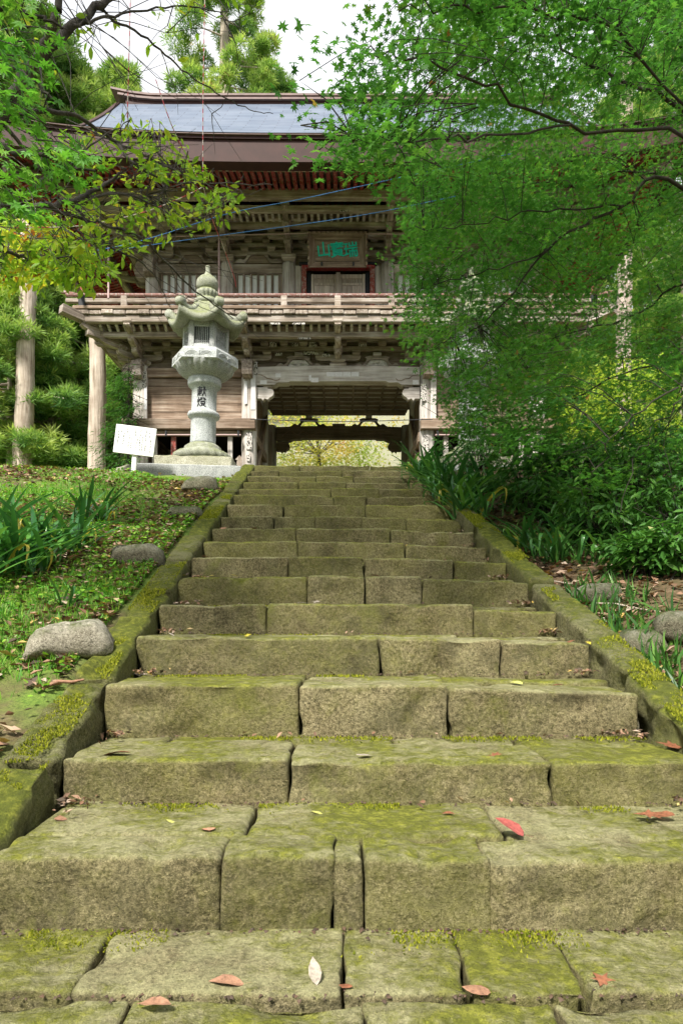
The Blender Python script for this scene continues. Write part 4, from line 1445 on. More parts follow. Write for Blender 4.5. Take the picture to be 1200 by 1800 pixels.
def prism_mesh(rings, mat, n=6):
    V = [v for rg in rings for v in rg]
    F = []
    for j in range(len(rings) - 1):
        for i in range(n): F.append((j * n + i, j * n + (i + 1) % n, (j + 1) * n + (i + 1) % n, (j + 1) * n + i))
    F += [tuple(range(n))[::-1], tuple((len(rings) - 1) * n + i for i in range(n))]
    return mesh('prism', V, F, mat)


def lantern_roof_mesh():
    """six-sided, concave, ribbed under the rim, lifted at the corners"""
    nseg = 60
    V, F = [], []
    prof_ = [(0.40, 2.86), (0.52, 2.82), (0.62, 2.80), (0.66, 2.80), (0.69, 2.84), (0.685, 2.90), (0.56, 2.96), (0.42, 3.04), (0.31, 3.15), (0.24, 3.27), (0.20, 3.33)]
    for (r, z) in prof_:
        for i in range(nseg):
            a = 2 * math.pi * i / nseg
            m = (a % (math.pi / 3)) - math.pi / 6            # 0 at mid-face, +-30 deg at the corners
            hexr = math.cos(math.pi / 6) / math.cos(m)
            c = (abs(m) / (math.pi / 6)) ** 2.4
            w = max(0, (r - 0.25) / 0.44)
            rr = r * (hexr * 1.03 + 0.05 * c * w)
            zz = z + 0.17 * c * w ** 2
            if z < 2.83 and i % 2: zz -= 0.018                # ribs under the rim
            V.append((rr * math.cos(a), rr * math.sin(a), zz))
    k = len(prof_)
    for j in range(k - 1):
        for i in range(nseg): F.append((j * nseg + i, j * nseg + (i + 1) % nseg, (j + 1) * nseg + (i + 1) % nseg, (j + 1) * nseg + i))
    F += [tuple(range(nseg))[::-1], tuple((k - 1) * nseg + i for i in range(nseg))]
    return mesh('lantern roof', V, F, GRANITE_MOSS, True)


def stone_lantern(loc, rot, label):
    L = empty('stone_lantern', loc, label, 'lantern', 'pair of stone lanterns before the gate', rot, local=True)
    link('base_slab', stone_mesh(1.9, 1.6, 0.36, 0.12, 0.02, 0.004, 51, GRANITE, 0.0), L, (-0.1, 0.05, 0.06))
    link('plinth', stone_mesh(1.42, 1.1, 0.20, 0.05, 0.03, 0.014, 52, PLINTH, 0.03), L, (-0.06, 0, 0.34))
    link('lotus_foot', lathe_mesh([(0.53, 0.435), (0.57, 0.50), (0.55, 0.56), (0.47, 0.61), (0.38, 0.635), (0.35, 0.66), (0.345, 0.70), (0.30, 0.735), (0.26, 0.76)], 96, GRANITE_MOSS, True, 22, 0.035, (0.43, 0.615)), L)
    sh = link('shaft', lathe_mesh([(0.245, 0.75), (0.238, 0.80), (0.236, 1.20), (0.25, 1.225), (0.29, 1.245), (0.305, 1.285), (0.29, 1.325), (0.25, 1.345), (0.235, 1.37), (0.233, 1.75), (0.26, 1.765), (0.27, 1.79), (0.30, 1.80), (0.315, 1.84), (0.315, 1.90), (0.30, 1.95)], 40, GRANITE), L)
    link('lotus_bowl', lathe_mesh([(0.29, 1.93), (0.34, 1.95), (0.44, 2.00), (0.52, 2.07), (0.555, 2.14), (0.55, 2.19), (0.50, 2.22)], 96, GRANITE, True, 24, 0.04, (1.96, 2.18)), L)
    pl = link('hexagonal_deck', prism_mesh([hex_ring(0.56, 2.14), hex_ring(0.63, 2.16), hex_ring(0.625, 2.31), hex_ring(0.58, 2.36), hex_ring(0.40, 2.365)], GRANITE), L)
    # low relief scrolls on the deck faces and the panels of the light chamber
    for i in range(6):
        a = math.pi / 3 * i + math.pi / 6
        n_ = Vector((math.cos(a), math.sin(a), 0)); t_ = Vector((-math.sin(a), math.cos(a), 0))
        acc = Acc()
        for sx_ in (-1, 1):
            for rr in (0.12, 0.085, 0.05):
                pts = [n_ * 0.546 + t_ * (sx_ * (0.13 + rr * math.cos(u))) + Vector((0, 0, 2.20 + rr * 0.62 * math.sin(u))) for u in np.linspace(0, math.pi, 9)]
                acc.tube(pts, 0.009, 5)
        acc.tube([n_ * 0.546 + t_ * 0.0 + Vector((0, 0, 2.21)), n_ * 0.546 + Vector((0, 0, 2.275))], 0.014, 6)
        link('scroll_relief', acc.mesh(GRANITE), L)
    # light chamber with a real window opening on the front
    R0, z0, z1 = 0.435, 2.362, 2.87
    ap = R0 * math.cos(math.pi / 6)
    link('chamber_core', prism_mesh([hex_ring(R0 - 0.07, z0), hex_ring(R0 - 0.07, z1)], IRON), L)
    for i in range(6):
        a = math.pi / 3 * i + math.pi / 6
        front = abs((a - 1.5 * math.pi + math.pi) % (2 * math.pi) - math.pi) < 0.1
        rz = a + math.pi / 2
        w = R0 - 0.004
        def put(nm, u0, u1, v0, v1, t0, t1, mat=GRANITE, par=None):
            me = box_mesh(u1 - u0, t1 - t0, v1 - v0, mat, 0.006)
            c = Vector(((u0 + u1) / 2, -(ap - 0.045) - (t0 + t1) / 2, (v0 + v1) / 2))
            c.rotate(Euler((0, 0, rz)))
            return link(nm, me, L, c, (0, 0, rz))
        put('chamber_frame', -w / 2, -w / 2 + 0.075, z0, z1, 0, 0.05); put('chamber_frame', w / 2 - 0.075, w / 2, z0, z1, 0, 0.05)
        put('chamber_frame', -w / 2 + 0.076, w / 2 - 0.076, z0, z0 + 0.10, 0, 0.048); put('chamber_frame', -w / 2 + 0.076, w / 2 - 0.076, z1 - 0.10, z1, 0, 0.048)
        if front:
            for k in range(7): put('lattice_bar', -0.105 + k * 0.035 - 0.006, -0.105 + k * 0.035 + 0.006, z0 + 0.10, z1 - 0.10, 0.0, 0.016)
            for v in (z0 + 0.125, z0 + 0.155): put('lattice_bar', -0.125, 0.125, v - 0.006, v + 0.006, 0.017, 0.027)
        else:
            put('chamber_panel', -w / 2 + 0.076, w / 2 - 0.076, z0 + 0.101, z1 - 0.101, 0, 0.026)
            acc = Acc()
            rr = random.Random(i)
            for m in range(9):
                u, v = rr.uniform(-0.08, 0.08), rr.uniform(z0 + 0.15, z1 - 0.15)
                pts = []
                for q in np.linspace(0, 4.5, 7):
                    c = Vector((u + 0.035 * math.cos(q), -(ap - 0.014), v + 0.035 * math.sin(q))); c.rotate(Euler((0, 0, rz))); pts.append(c)
                acc.tube(pts, 0.010, 5)
            link('panel_relief', acc.mesh(GRANITE), L)
    rf = link('roof', lantern_roof_mesh(), L)
    boss = lathe_mesh([(0.078, -0.065), (0.082, -0.05), (0.082, 0.05), (0.078, 0.065), (0.05, 0.068), (0.04, 0.08), (0.015, 0.085)], 20, GRANITE_MOSS)
    for i in range(6):
        a = math.pi / 3 * i
        pts = [(0.27, 0, 3.20), (0.36, 0, 3.10), (0.46, 0, 3.055), (0.55, 0, 3.03), (0.62, 0, 3.045), (0.665, 0, 3.09)]
        V = [Vector(p) for p in spline(pts, 3)]
        for v in V: v.rotate(Euler((0, 0, a)))
        acc = Acc().tube(V, [0.055 + 0.03 * k / (len(V) - 1) for k in range(len(V))], 10)
        cc = link('curled_corner', acc.mesh(GRANITE_MOSS), L)
        c = Vector((0.70, 0, 3.105)); c.rotate(Euler((0, 0, a)))
        link('scroll', boss, L, c, (R(90), 0, a))
    link('jewel_base', lathe_mesh([(0.20, 3.28), (0.24, 3.33), (0.215, 3.385), (0.15, 3.40), (0.18, 3.43), (0.215, 3.48), (0.21, 3.53), (0.17, 3.56)], 64, GRANITE_MOSS, True, 16, 0.03, (3.42, 3.54)), L)
    link('jewel', lathe_mesh([(0.14, 3.54), (0.195, 3.60), (0.21, 3.67), (0.195, 3.74), (0.14, 3.80), (0.07, 3.845), (0.042, 3.90), (0.042, 3.98), (0.05, 4.0), (0.02, 4.02)], 32, GRANITE_MOSS), L)
    L.scale = (0.89, 0.89, 0.93)
    return L, sh


Ll, shl = stone_lantern((-2.36, 11.55, 2.26), (0, R(1.6), 0), 'tall grey stone lantern with inked characters left of the stair')
Lr, shr = stone_lantern((2.2, 11.6, 2.26), (0, 0, R(3)), 'tall grey stone lantern half hidden behind the right maple')
for ch, z in (('献', 1.645), ('燈', 1.455)):
    for L in (Ll, Lr):
        me = text_mesh(ch, 0.185, INK, 0.002)
        # wrap the lettering round the shaft
        for v in me.vertices:
            th = v.co.x / 0.236
            v.co = (0.2365 * math.sin(th) * 1.0, -0.2365 * math.cos(th) - v.co.z - 0.002, v.co.y)
        link('character', me, L, (0, 0, z))

# ------------------------------------------------------------------ white notice board
nb_p = P(234, 838, 10.5)
nb = empty('notice_board', (nb_p.x, nb_p.y, TER_Z - 0.06), 'tilted white notice board with columns of small writing on a post', 'sign', rot=(0, R(4), 0), local=True)
box('post', -0.035, 0.035, 0.0, 0.05, 0.0, 0.68, SIGNW, nb)
board = box('board', -0.31, 0.31, -0.03, -0.002, 0.30, 0.735, SIGNW, nb, 0.004, rot=(0, R(3.2), 0))
rr = random.Random(3)
acc_v, acc_f = [], []
cols = [(-0.255, 0.10, 0.30), (-0.22, 0.05, 0.18), (-0.17, 0.12, 0.30), (-0.125, 0.03, 0.12), (-0.085, 0.14, 0.34), (-0.05, 0.16, 0.34), (0.0, 0.03, 0.14), (0.035, 0.15, 0.34), (0.075, 0.04, 0.2), (0.085, 0.22, 0.36), (0.12, 0.12, 0.36), (0.165, 0.04, 0.2), (0.17, 0.24, 0.37), (0.215, 0.05, 0.15), (0.25, 0.16, 0.38)]
for (cx, a, b) in cols:
    v = a
    while v < b:
        for m in range(3):                      # little brush strokes, too small to read
            x = cx + rr.uniform(-0.009, 0.009); z = 0.205 - v + rr.uniform(-0.008, 0.008)
            w, h = (rr.uniform(0.012, 0.022), 0.007) if rr.random() < 0.5 else (0.007, rr.uniform(0.012, 0.02))
            k = len(acc_v)
            acc_v += [(x - w / 2, -0.0145, z - h / 2), (x + w / 2, -0.0145, z - h / 2), (x + w / 2, -0.0145, z + h / 2), (x - w / 2, -0.0145, z + h / 2)]
            acc_f.append((k, k + 1, k + 2, k + 3))
        v += 0.026
lt = link('lettering', mesh('brush strokes', acc_v, acc_f, INK))
lt.parent = board

# ------------------------------------------------------------------ ropes and strings
def rope(name, pts, r, mat, label, cat='rope', seg=6):
    return link(name, Acc().tube(spline(pts, 8), r, seg).mesh(mat), None, (0, 0, 0), label=label, cat=cat, group='ropes strung between trees')


rope('blue_rope', [P(40, 462, 7.0), P(230, 428, 7.5), P(400, 376, 8), P(520, 352, 8), P(640, 326, 8), P(745, 303, 7.6), P(900, 270, 7)], 0.0042, BLUEROPE, 'upper bright blue rope slanting across the bracket zone')
rope('blue_rope', [P(60, 465, 7.0), P(250, 433, 7.6), P(400, 412, 8), P(540, 393, 8), P(660, 374, 8), P(800, 345, 7.4)], 0.0036, BLUEROPE, 'lower blue rope running just above the name board')
rope('twisted_string', [P(361, -40, 5.6), P(359, 60, 5.6), P(357, 180, 5.6), P(357, 300, 5.7), P(358, 332, 5.7)], 0.0038, STRIPE, 'upright red and white string hanging above the left lantern', 'string')
rope('twisted_string', [P(-30, 398, 5.0), P(60, 400, 5.2), P(150, 396, 5.4), P(250, 374, 5.5), P(320, 347, 5.6), P(358, 328, 5.7)], 0.0038, STRIPE, 'red and white string sagging left towards the cherry branches', 'string')
rope('twisted_string', [P(358, 330, 5.7), P(375, 390, 6.2), P(395, 440, 6.8), P(412, 488, 7.4), P(415, 505, 7.6)], 0.0038, STRIPE, 'red string slanting down past the lantern jewel', 'string')
rope('twisted_string', [P(230, -20, 5.2), P(228, 60, 5.2), P(226, 140, 5.3), P(224, 207, 5.4)], 0.0038, STRIPE, 'short red string hanging before the left roof slope', 'string')
rope('twisted_string', [P(274, 140, 5.3), P(300, 215, 5.4), P(330, 280, 5.6), P(356, 328, 5.7)], 0.0038, STRIPE, 'thin red string slanting down to the string knot', 'string')
rope('thin_wire', [P(440, 737, 13.6), P(600, 741, 13.6), P(760, 737, 13.6)], 0.008, IRON, 'thin dark wire across the gate passage', 'wire')

# ------------------------------------------------------------------ leaves fallen on the stair
def leaf_outline(kind):
    if kind == 'oval':
        pts = [(0, -0.5), (0.16, -0.33), (0.25, -0.08), (0.22, 0.18), (0.10, 0.4), (0, 0.56), (-0.10, 0.4), (-0.22, 0.18), (-0.25, -0.08), (-0.16, -0.33)]
    elif kind == 'broad':
        pts = [(0, -0.45), (0.2, -0.36), (0.33, -0.12), (0.30, 0.12), (0.16, 0.34), (0, 0.52), (-0.16, 0.34), (-0.30, 0.12), (-0.33, -0.12), (-0.2, -0.36)]
    else:
        pts = [(0, -0.5), (0.12, -0.2), (0.42, -0.3), (0.24, 0.0), (0.46, 0.2), (0.15, 0.17), (0, 0.55), (-0.15, 0.17), (-0.46, 0.2), (-0.24, 0.0), (-0.42, -0.3), (-0.12, -0.2)]
    return pts


def leaf_colour(name, col):
    t = NT(name)
    c = t.ramp(t.noise(t.pos(), 75, 5, 0.75), [(0.32, tuple(v * 0.35 for v in col)), (0.5, tuple(v * 0.8 for v in col)), (0.68, tuple(min(1, v * 1.15) for v in col))])
    return t.done(c, 0.55)


LC = {'tan': leaf_colour('tan dead leaf', (0.34, 0.185, 0.115)), 'pink': leaf_colour('pink tan dead leaf', (0.55, 0.27, 0.17)), 'red': leaf_colour('red dead leaf', (0.36, 0.09, 0.075)), 'rust': leaf_colour('rust dead leaf', (0.25, 0.10, 0.052)),
      'pale': leaf_colour('pale dead leaf', (0.36, 0.31, 0.25)), 'yellow': leaf_colour('yellow leaf', (0.55, 0.44, 0.05)), 'lemon': leaf_colour('lemon leaf', (0.50, 0.50, 0.14))}
_leaf_n = 0


def tread_height(d):
    z = LAND_Z
    for k in range(17):
        if d >= STEP_D[k] + 0.0: z = STEP_Z[k]
    return z


def fallen(px, py, wpx, kind, col, label, az=None, tip=0.0, grp=None):
    """leaf lying on the tread that the photo shows at (px, py)"""
    global _leaf_n
    _leaf_n += 1
    best = None
    zs = [(LAND_Z, 0.3, STEP_D[0])] + [(STEP_Z[k], STEP_D[k], STEP_D[k + 1] if k < 16 else 11) for k in range(17)]
    for z, d0, d1 in zs:
        if z < -0.02 and py > 1095:
            d = -z * 1200 / (py - 1090)
            if d0 - 0.05 <= d <= d1 + 0.02: best = (d, z); break
    if best is None:                       # treads at or above eye level: on the very edge
        k = int(np.argmin([abs(t - py) for t in STEP_TOP]))
        best = (STEP_D[k] + 0.07, STEP_Z[k])
    d, z = best
    sx_ = (px - 600) / 1200 * d - float(axis(d))
    if 2.9 < d < 7.1: z -= 0.035 * max(0.0, sx_)
    rr = random.Random(_leaf_n * 13)
    ln = wpx * d / 1200 * 1.0
    pts = leaf_outline(kind)
    V = [(0, 0, 0.10)] + [(x, y, 0.03 + 0.22 * abs(x) + 0.10 * math.sin(3 * y + _leaf_n) + rr.uniform(-.02, .03)) for x, y in pts]
    V += [(0.01, -0.5, 0.05), (-0.01, -0.5, 0.05), (0.03, -0.8, 0.10)]
    n = len(pts)
    F = [(0, 1 + i, 1 + (i + 1) % n) for i in range(n)] + [(n + 1, n + 2, n + 3)]
    me = mesh('fallen leaf', [(x * ln, y * ln, q * ln * 0.8) for x, y, q in V], F, LC[col], True)
    az = rr.uniform(0, 6.28) if az is None else az
    return link('fallen_leaf', me, None, ((px - 600) / 1200 * d, d, z + 0.002 + abs(tip) * ln * 0.3), (tip, rr.uniform(-.15, .15), az), label=label, cat='leaf', group=grp or 'leaves fallen on the stair')


fallen(400, 1731, 62, 'oval', 'tan', 'tan leaf on the landing between two slabs, left of centre', 1.5)
fallen(272, 1769, 62, 'oval', 'tan', 'tan leaf lowest in the photo on the front slab', 1.4)
fallen(553, 1722, 46, 'oval', 'pale', 'pale grey leaf standing on edge on the landing', 0.2, 0.9)
fallen(608, 1735, 26, 'oval', 'rust', 'small rust leaf in the joint right of the pale leaf', 1.2)
fallen(838, 1742, 52, 'broad', 'tan', 'broad tan leaf at the front joint right of centre', 1.3)
fallen(1058, 1725, 44, 'maple', 'rust', 'crumpled rust leaf on the landing at the right', 0.4)
fallen(895, 1462, 60, 'broad', 'red', 'large red curled leaf on the second step', 0.9, 0.25)
fallen(1138, 1438, 50, 'maple', 'rust', 'jagged rust leaf under the riser at the right edge', 0.7)
fallen(1166, 1436, 40, 'broad', 'rust', 'rust leaf at the far right of the second step', 1.2)
fallen(366, 1459, 38, 'broad', 'pink', 'pinkish leaf on the second step left of the joint', 0.3)
fallen(108, 1440, 36, 'broad', 'tan', 'tan leaf near the left kerb foot', 0.5)
fallen(300, 1445, 22, 'oval', 'lemon', 'small lemon leaf on the second step', 0.9)
fallen(557, 1431, 24, 'oval', 'lemon', 'small lemon leaf under the third riser', 1.2)
fallen(788, 1432, 22, 'oval', 'rust', 'small rust leaf beneath the long third riser', 1.5)
fallen(205, 1280, 52, 'oval', 'rust', 'curled rust leaf under the fourth riser by the kerb', 1.5)
fallen(870, 1285, 26, 'maple', 'rust', 'rust leaf under the fourth riser right of centre', 1.5)
fallen(640, 1284, 30, 'oval', 'pale', 'thin pale leaf under the fourth riser near its joint', 1.2)
fallen(1180, 1312, 50, 'maple', 'rust', 'torn rust leaf beside the right kerb', 1.0)
fallen(241, 1186, 40, 'maple', 'pale', 'whitish maple leaf at the left end of the fifth step', 0.5)
fallen(907, 1194, 26, 'broad', 'lemon', 'round lemon leaf on the fourth step right of centre', 0.8)
fallen(980, 1194, 18, 'oval', 'red', 'small red leaf on the fourth step at the right', 1.4)
small = [(325, 1013, 14, 'oval', 'yellow', 'small yellow leaf at the left end of the sixth step'), (372, 1013, 14, 'broad', 'yellow', 'middle one of three yellow leaves on the sixth step'), (412, 1014, 18, 'broad', 'yellow', 'largest and rightmost of three yellow leaves on the sixth step'),
         (436, 1113, 14, 'maple', 'yellow', 'tiny yellow maple leaf left of centre on the fourth step'), (300, 1118, 18, 'oval', 'pale', 'thin pale leaf near the left end of the fourth step'), (560, 1060, 26, 'maple', 'pale', 'whitish maple leaf on the fifth step edge, the larger of two'),
         (530, 1061, 20, 'maple', 'pale', 'whitish maple leaf on the fifth step edge, the smaller of two'), (446, 921, 14, 'maple', 'pink', 'pinkish leaf on a high step left of its middle joint'), (392, 921, 14, 'maple', 'pink', 'pinkish leaf at the left end of a high step'),
         (1000, 1131, 22, 'oval', 'rust', 'rust leaf near the right end of the fourth step'), (1035, 1133, 16, 'maple', 'yellow', 'yellow leaf against the right kerb on the fourth step'), (660, 1012, 16, 'oval', 'tan', 'tan leaf right of centre on the sixth step'),
         (360, 975, 16, 'maple', 'rust', 'rust leaf at the left end of the seventh step'), (865, 1062, 16, 'oval', 'pale', 'pale leaf on the right part of the fifth step')]
for (px, py, w, k_, c_, lab) in small:
    fallen(px, py, w, k_, c_, lab, None, 0.2)

# crumbs of leaf, soil and moss gathered under the risers and along the kerbs: uncountable
rng = np.random.default_rng(81)
cx_, cy_, cz_ = [], [], []
lx_, ly_, lz_ = [], [], []
for i in range(1, 17):
    d = STEP_D[i]; a = float(axis(d)); zt = STEP_Z[i - 1]
    m = int(110 if i < 5 else 50)
    cx_ += list(rng.uniform(a - 1.15, a + 1.15, m)); cy_ += list(d - np.abs(rng.normal(0, 0.022, m)) - 0.004); cz_ += [zt + 0.003] * m
    for s in (-1, 1):
        k = int(34 if i < 7 else 12)
        lx_ += list(a + s * (1.15 - np.abs(rng.normal(0, 0.07, k)))); ly_ += list(d - np.abs(rng.normal(0, 0.07, k)) - 0.015); lz_ += list(zt + 0.012 + rng.uniform(0, 0.02, k))
    k = 12
    lx_ += list(rng.uniform(a - 1.1, a + 1.1, k)); ly_ += list(d - np.abs(rng.normal(0, 0.03, k)) - 0.02); lz_ += list(zt + 0.01 + rng.uniform(0, 0.01, k))
m = 180
cx_ += list(rng.uniform(-1.2, 1.5, m)); cy_ += list(1.915 - np.abs(rng.normal(0, 0.02, m))); cz_ += [LAND_Z + 0.003] * m
m = 180
cx_ += list(rng.uniform(-1.2, 1.5, m)); cy_ += list(1.589 + rng.normal(0, 0.008, m)); cz_ += [LAND_Z - 0.008] * m
CR_V = np.array([(-0.5, -0.4, 0), (0.5, -0.35, 0.1), (0.1, 0.5, 0), (0, 0, 0.5)]); CR_F = np.array([(0, 1, 3), (1, 2, 3), (2, 0, 3)])
n = len(cx_)
V, F = scatter(CR_V, CR_F, np.stack([cx_, cy_, cz_], 1), rotmats(rng.normal(0, .3, n), rng.normal(0, .3, n), rng.uniform(0, 6.28, n)), rng.uniform(0.005, 0.016, n))
link('soil_crumbs', fast_mesh('soil crumbs', V, F, LITTER, False, np.repeat(rng.random(n) * 0.2, 4)), kind='stuff', label='dark soil crumbs lying along the joints of the stair', cat='soil')
LF_V = np.array([(0, -0.5, 0.10), (0.26, -0.05, 0.2), (0.05, 0.55, 0.05), (-0.26, 0.05, 0.16), (0, 0, 0.0)]); LF_F = np.array([(0, 1, 4), (1, 2, 4), (2, 3, 4), (3, 0, 4)])
n = len(lx_)
V, F = scatter(LF_V, LF_F, np.stack([lx_, ly_, lz_], 1), rotmats(rng.normal(0, .5, n), rng.normal(0, .5, n), rng.uniform(0, 6.28, n)), rng.uniform(0.012, 0.04, n))
link('step_litter', fast_mesh('step litter', V, F, LITTER, False, np.repeat(rng.random(n) ** 1.3, 5)), kind='stuff', label='small brown leaf scraps gathered in the corners of the steps', cat='leaves')

# ------------------------------------------------------------------ leaf shapes
def maple_template(lobes):
    V, F = [(0, 0, 0)], []
    angs = np.linspace(-1, 1, lobes) * (2.15 if lobes == 7 else 1.75)
    for a in angs:
        L = 1.0 - 0.30 * (abs(a) / 2.0) ** 1.3
        w = 0.155
        c, s = math.cos(a), math.sin(a)
        f = lambda u, v, z: (u * s + v * c, u * c - v * s, z)
        k = len(V)
        V += [f(0.42 * L, -w, 0.03), f(L, 0, -0.10), f(0.42 * L, w, 0.03)]
        F += [(0, k, k + 1), (0, k + 1, k + 2)]
    return np.array(V) * 0.5, np.array(F)


OVAL_V = np.array([(0, 0, 0), (0.19, 0.35, 0.05), (0.15, 0.7, 0.03), (0, 1, -0.06), (-0.15, 0.7, 0.03), (-0.19, 0.35, 0.05), (0, 0.5, 0)])
OVAL_F = np.array([(0, 1, 6), (1, 2, 6), (2, 3, 6), (3, 4, 6), (4, 5, 6), (5, 0, 6)])
MAPLE7 = maple_template(7); MAPLE5 = maple_template(5)


def in_poly(px, py, poly):
    ins = np.zeros(len(px), bool)
    n = len(poly)
    for i in range(n):
        x0, y0 = poly[i]; x1, y1 = poly[(i + 1) % n]
        c = ((y0 > py) != (y1 > py)) & (px < (x1 - x0) * (py - y0) / (y1 - y0 + 1e-12) + x0)
        ins ^= c
    return ins


def sample_region(rng, poly, n, depth):
    """points of a crown: n tips spread over the outline the crown has in the photo and over its real depth"""
    xs, ys = [p[0] for p in poly], [p[1] for p in poly]
    out = []
    while len(out) < n:
        px = rng.uniform(min(xs), max(xs), n * 2); py = rng.uniform(min(ys), max(ys), n * 2)
        ok = in_poly(px, py, poly)
        for a, b in zip(px[ok], py[ok]): out.append((a, b))
    out = out[:n]
    pts = np.empty((n, 3))
    for i, (a, b) in enumerate(out):
        d = depth(a, b, rng)
        pts[i] = P(a, b, d)
    return pts


def sprays(rng, tips, toward, length, per, size, tmpl, droop=0.25, flat=0.5, spread=0.12):
    """leafy shoots: each grows from toward's side out to its tip; returns leaf mesh arrays, tints, twig lines"""
    pos, az, ax, ay, sc, tint, twigs = [], [], [], [], [], [], []
    for t in tips:
        d = np.array(t) - np.asarray(toward(t, rng)); d /= np.linalg.norm(d) + 1e-9
        d = d + rng.normal(0, 0.35, 3); d[2] = d[2] * 0.4 - droop; d /= np.linalg.norm(d)
        L = length * rng.uniform(0.6, 1.25)
        base = np.array(t) - d * L
        side = np.cross(d, (0, 0, 1)); side /= np.linalg.norm(side) + 1e-9
        sh_t = float(np.clip(0.45 + 0.9 * fbm(np.array([t]) * np.array((1.3, 1.3, 2.6)), 2, 5)[0] + rng.uniform(-.15, .15), 0, 0.9))
        twigs.append((base, base + d * L * 0.5 + np.array((0, 0, 0.02)), np.array(t)))
        m = max(3, int(per * rng.uniform(0.6, 1.3)))
        for k in range(m):
            u = rng.uniform(0.1, 1.0) ** 0.8
            off = side * rng.normal(0, spread) * (1.1 - 0.5 * u) + np.array((0, 0, rng.normal(0, spread * 0.25) - 0.25 * abs(rng.normal(0, spread))))
            q = base + d * L * u + off
            pos.append(q)
            out_az = math.atan2(-(d[0] + off[0] * 3), d[1] + off[1] * 3)
            az.append(out_az + rng.normal(0, 0.5)); ax.append(rng.normal(-0.45, flat * 0.7)); ay.append(rng.normal(0, flat * 0.8))
            sc.append(size * rng.uniform(0.65, 1.25)); tint.append(np.clip(sh_t * 0.6 + rng.uniform(0, 0.4) + (0.25 if rng.random() < 0.02 else 0), 0, 1))
    V, F = scatter(tmpl[0], tmpl[1], np.array(pos), rotmats(ax, ay, az), np.array(sc))
    return V, F, np.repeat(tint, len(tmpl[0])), twigs


def limb(acc, pts, r0, r1, n=5, seg=8, rng=None, jit=0.0):
    q = spline(pts, n)
    if rng is not None and jit:
        q = [v + Vector(rng.normal(0, jit, 3)) if 0 < i < len(q) - 1 else v for i, v in enumerate(q)]
    acc.tube(q, [r0 + (r1 - r0) * (i / (len(q) - 1)) for i in range(len(q))], seg)
    return q


def nearest(pts, p):
    a = np.array([tuple(x) for x in pts]); i = np.argmin(((a - np.asarray(p)) ** 2).sum(1)); return a[i]


# ------------------------------------------------------------------ big maple on the right
rng = np.random.default_rng(11)
base = Vector((4.9, 7.2, float(terrain(np.array([4.9]), np.array([7.2]))[0]) - 0.1))
rm = empty('maple_tree', base, 'large green maple arching over the right side of the stair', 'tree')
acc = Acc(); nodes = []
fork = Vector((4.5, 6.9, 2.6)); fork2 = Vector((4.3, 6.7, 4.0))
limb(acc, [base, base + Vector((-.05, 0, 1.2)), fork], 0.22, 0.17, 6, 12)
nodes += limb(acc, [fork, (4.3, 6.7, 3.4), fork2, (4.0, 6.3, 5.6), (3.5, 5.9, 7.0)], 0.15, 0.04, 6, 10)
for pts, r in [([fork, P(1200, 330, 5.6), P(1090, 362, 5.5), P(960, 440, 5.6), P(880, 540, 5.8), P(800, 600, 6.2)], 0.055),
               ([P(1090, 362, 5.5), P(960, 372, 5.4), P(830, 395, 5.5), P(745, 405, 5.7)], 0.022),
               ([P(960, 440, 5.6), P(860, 480, 5.6), P(760, 500, 6.0), P(710, 530, 6.2)], 0.02),
               ([fork, P(1230, 500, 6.4), P(1100, 560, 6.8), P(950, 600, 7.2), P(800, 640, 7.6)], 0.045),
               ([fork, P(1200, 680, 4.8), P(1090, 755, 4.7), P(1040, 830, 4.8)], 0.022), ([P(1200, 700, 4.4), P(1130, 770, 4.4), P(1090, 900, 4.4)], 0.012),
               ([fork2, P(1200, 190, 5.2), P(1080, 140, 5.0), P(950, 60, 5.0), P(860, -30, 5.0)], 0.055),
               ([fork2, P(1200, 250, 4.6), P(1000, 220, 4.4), P(850, 150, 4.1), P(720, 100, 3.8), P(640, 90, 3.6)], 0.04),
               ([P(1000, 220, 4.4), P(850, 240, 3.9), P(720, 245, 3.4), P(620, 240, 3.0)], 0.022),
               ([fork2, P(1180, 60, 6.2), P(1000, -40, 6.6), P(820, -120, 6.6)], 0.06),
               ([fork2, P(1150, 300, 7.2), P(980, 320, 7.6), P(850, 330, 7.8), P(760, 350, 8.0)], 0.04),
               ([fork, P(1150, 640, 7.2), P(1000, 700, 7.6), P(880, 740, 7.8), P(800, 760, 8.0)], 0.035),
               ([fork2, P(1120, 100, 4.2), P(960, 20, 3.9), P(800, 10, 3.7), P(700, 20, 3.6)], 0.03)]:
    nodes += limb(acc, pts, r * 0.34, 0.003, 6, 8, rng, 0.015)
poly = [(720, -90), (655, 20), (615, 100), (585, 150), (612, 195), (570, 235), (555, 270), (640, 300), (715, 300), (695, 360), (712, 420), (692, 470), (716, 540), (702, 600), (735, 650), (780, 640), (772, 720), (800, 765), (870, 800), (1000, 845), (1260, 875), (1300, -90)]


def depth_r(px, py, rng):
    lo = 3.0 + 2.6 * np.clip((px - 560) / 200, 0, 1) * np.clip((py + 50) / 350, 0.15, 1)
    if px < 700 and py < 300: return rng.uniform(2.7, 3.9)
    return rng.uniform(lo, lo + 3.2) if py < 600 else rng.uniform(4.8, 8.2)


tips = sample_region(rng, poly, 3900, depth_r)
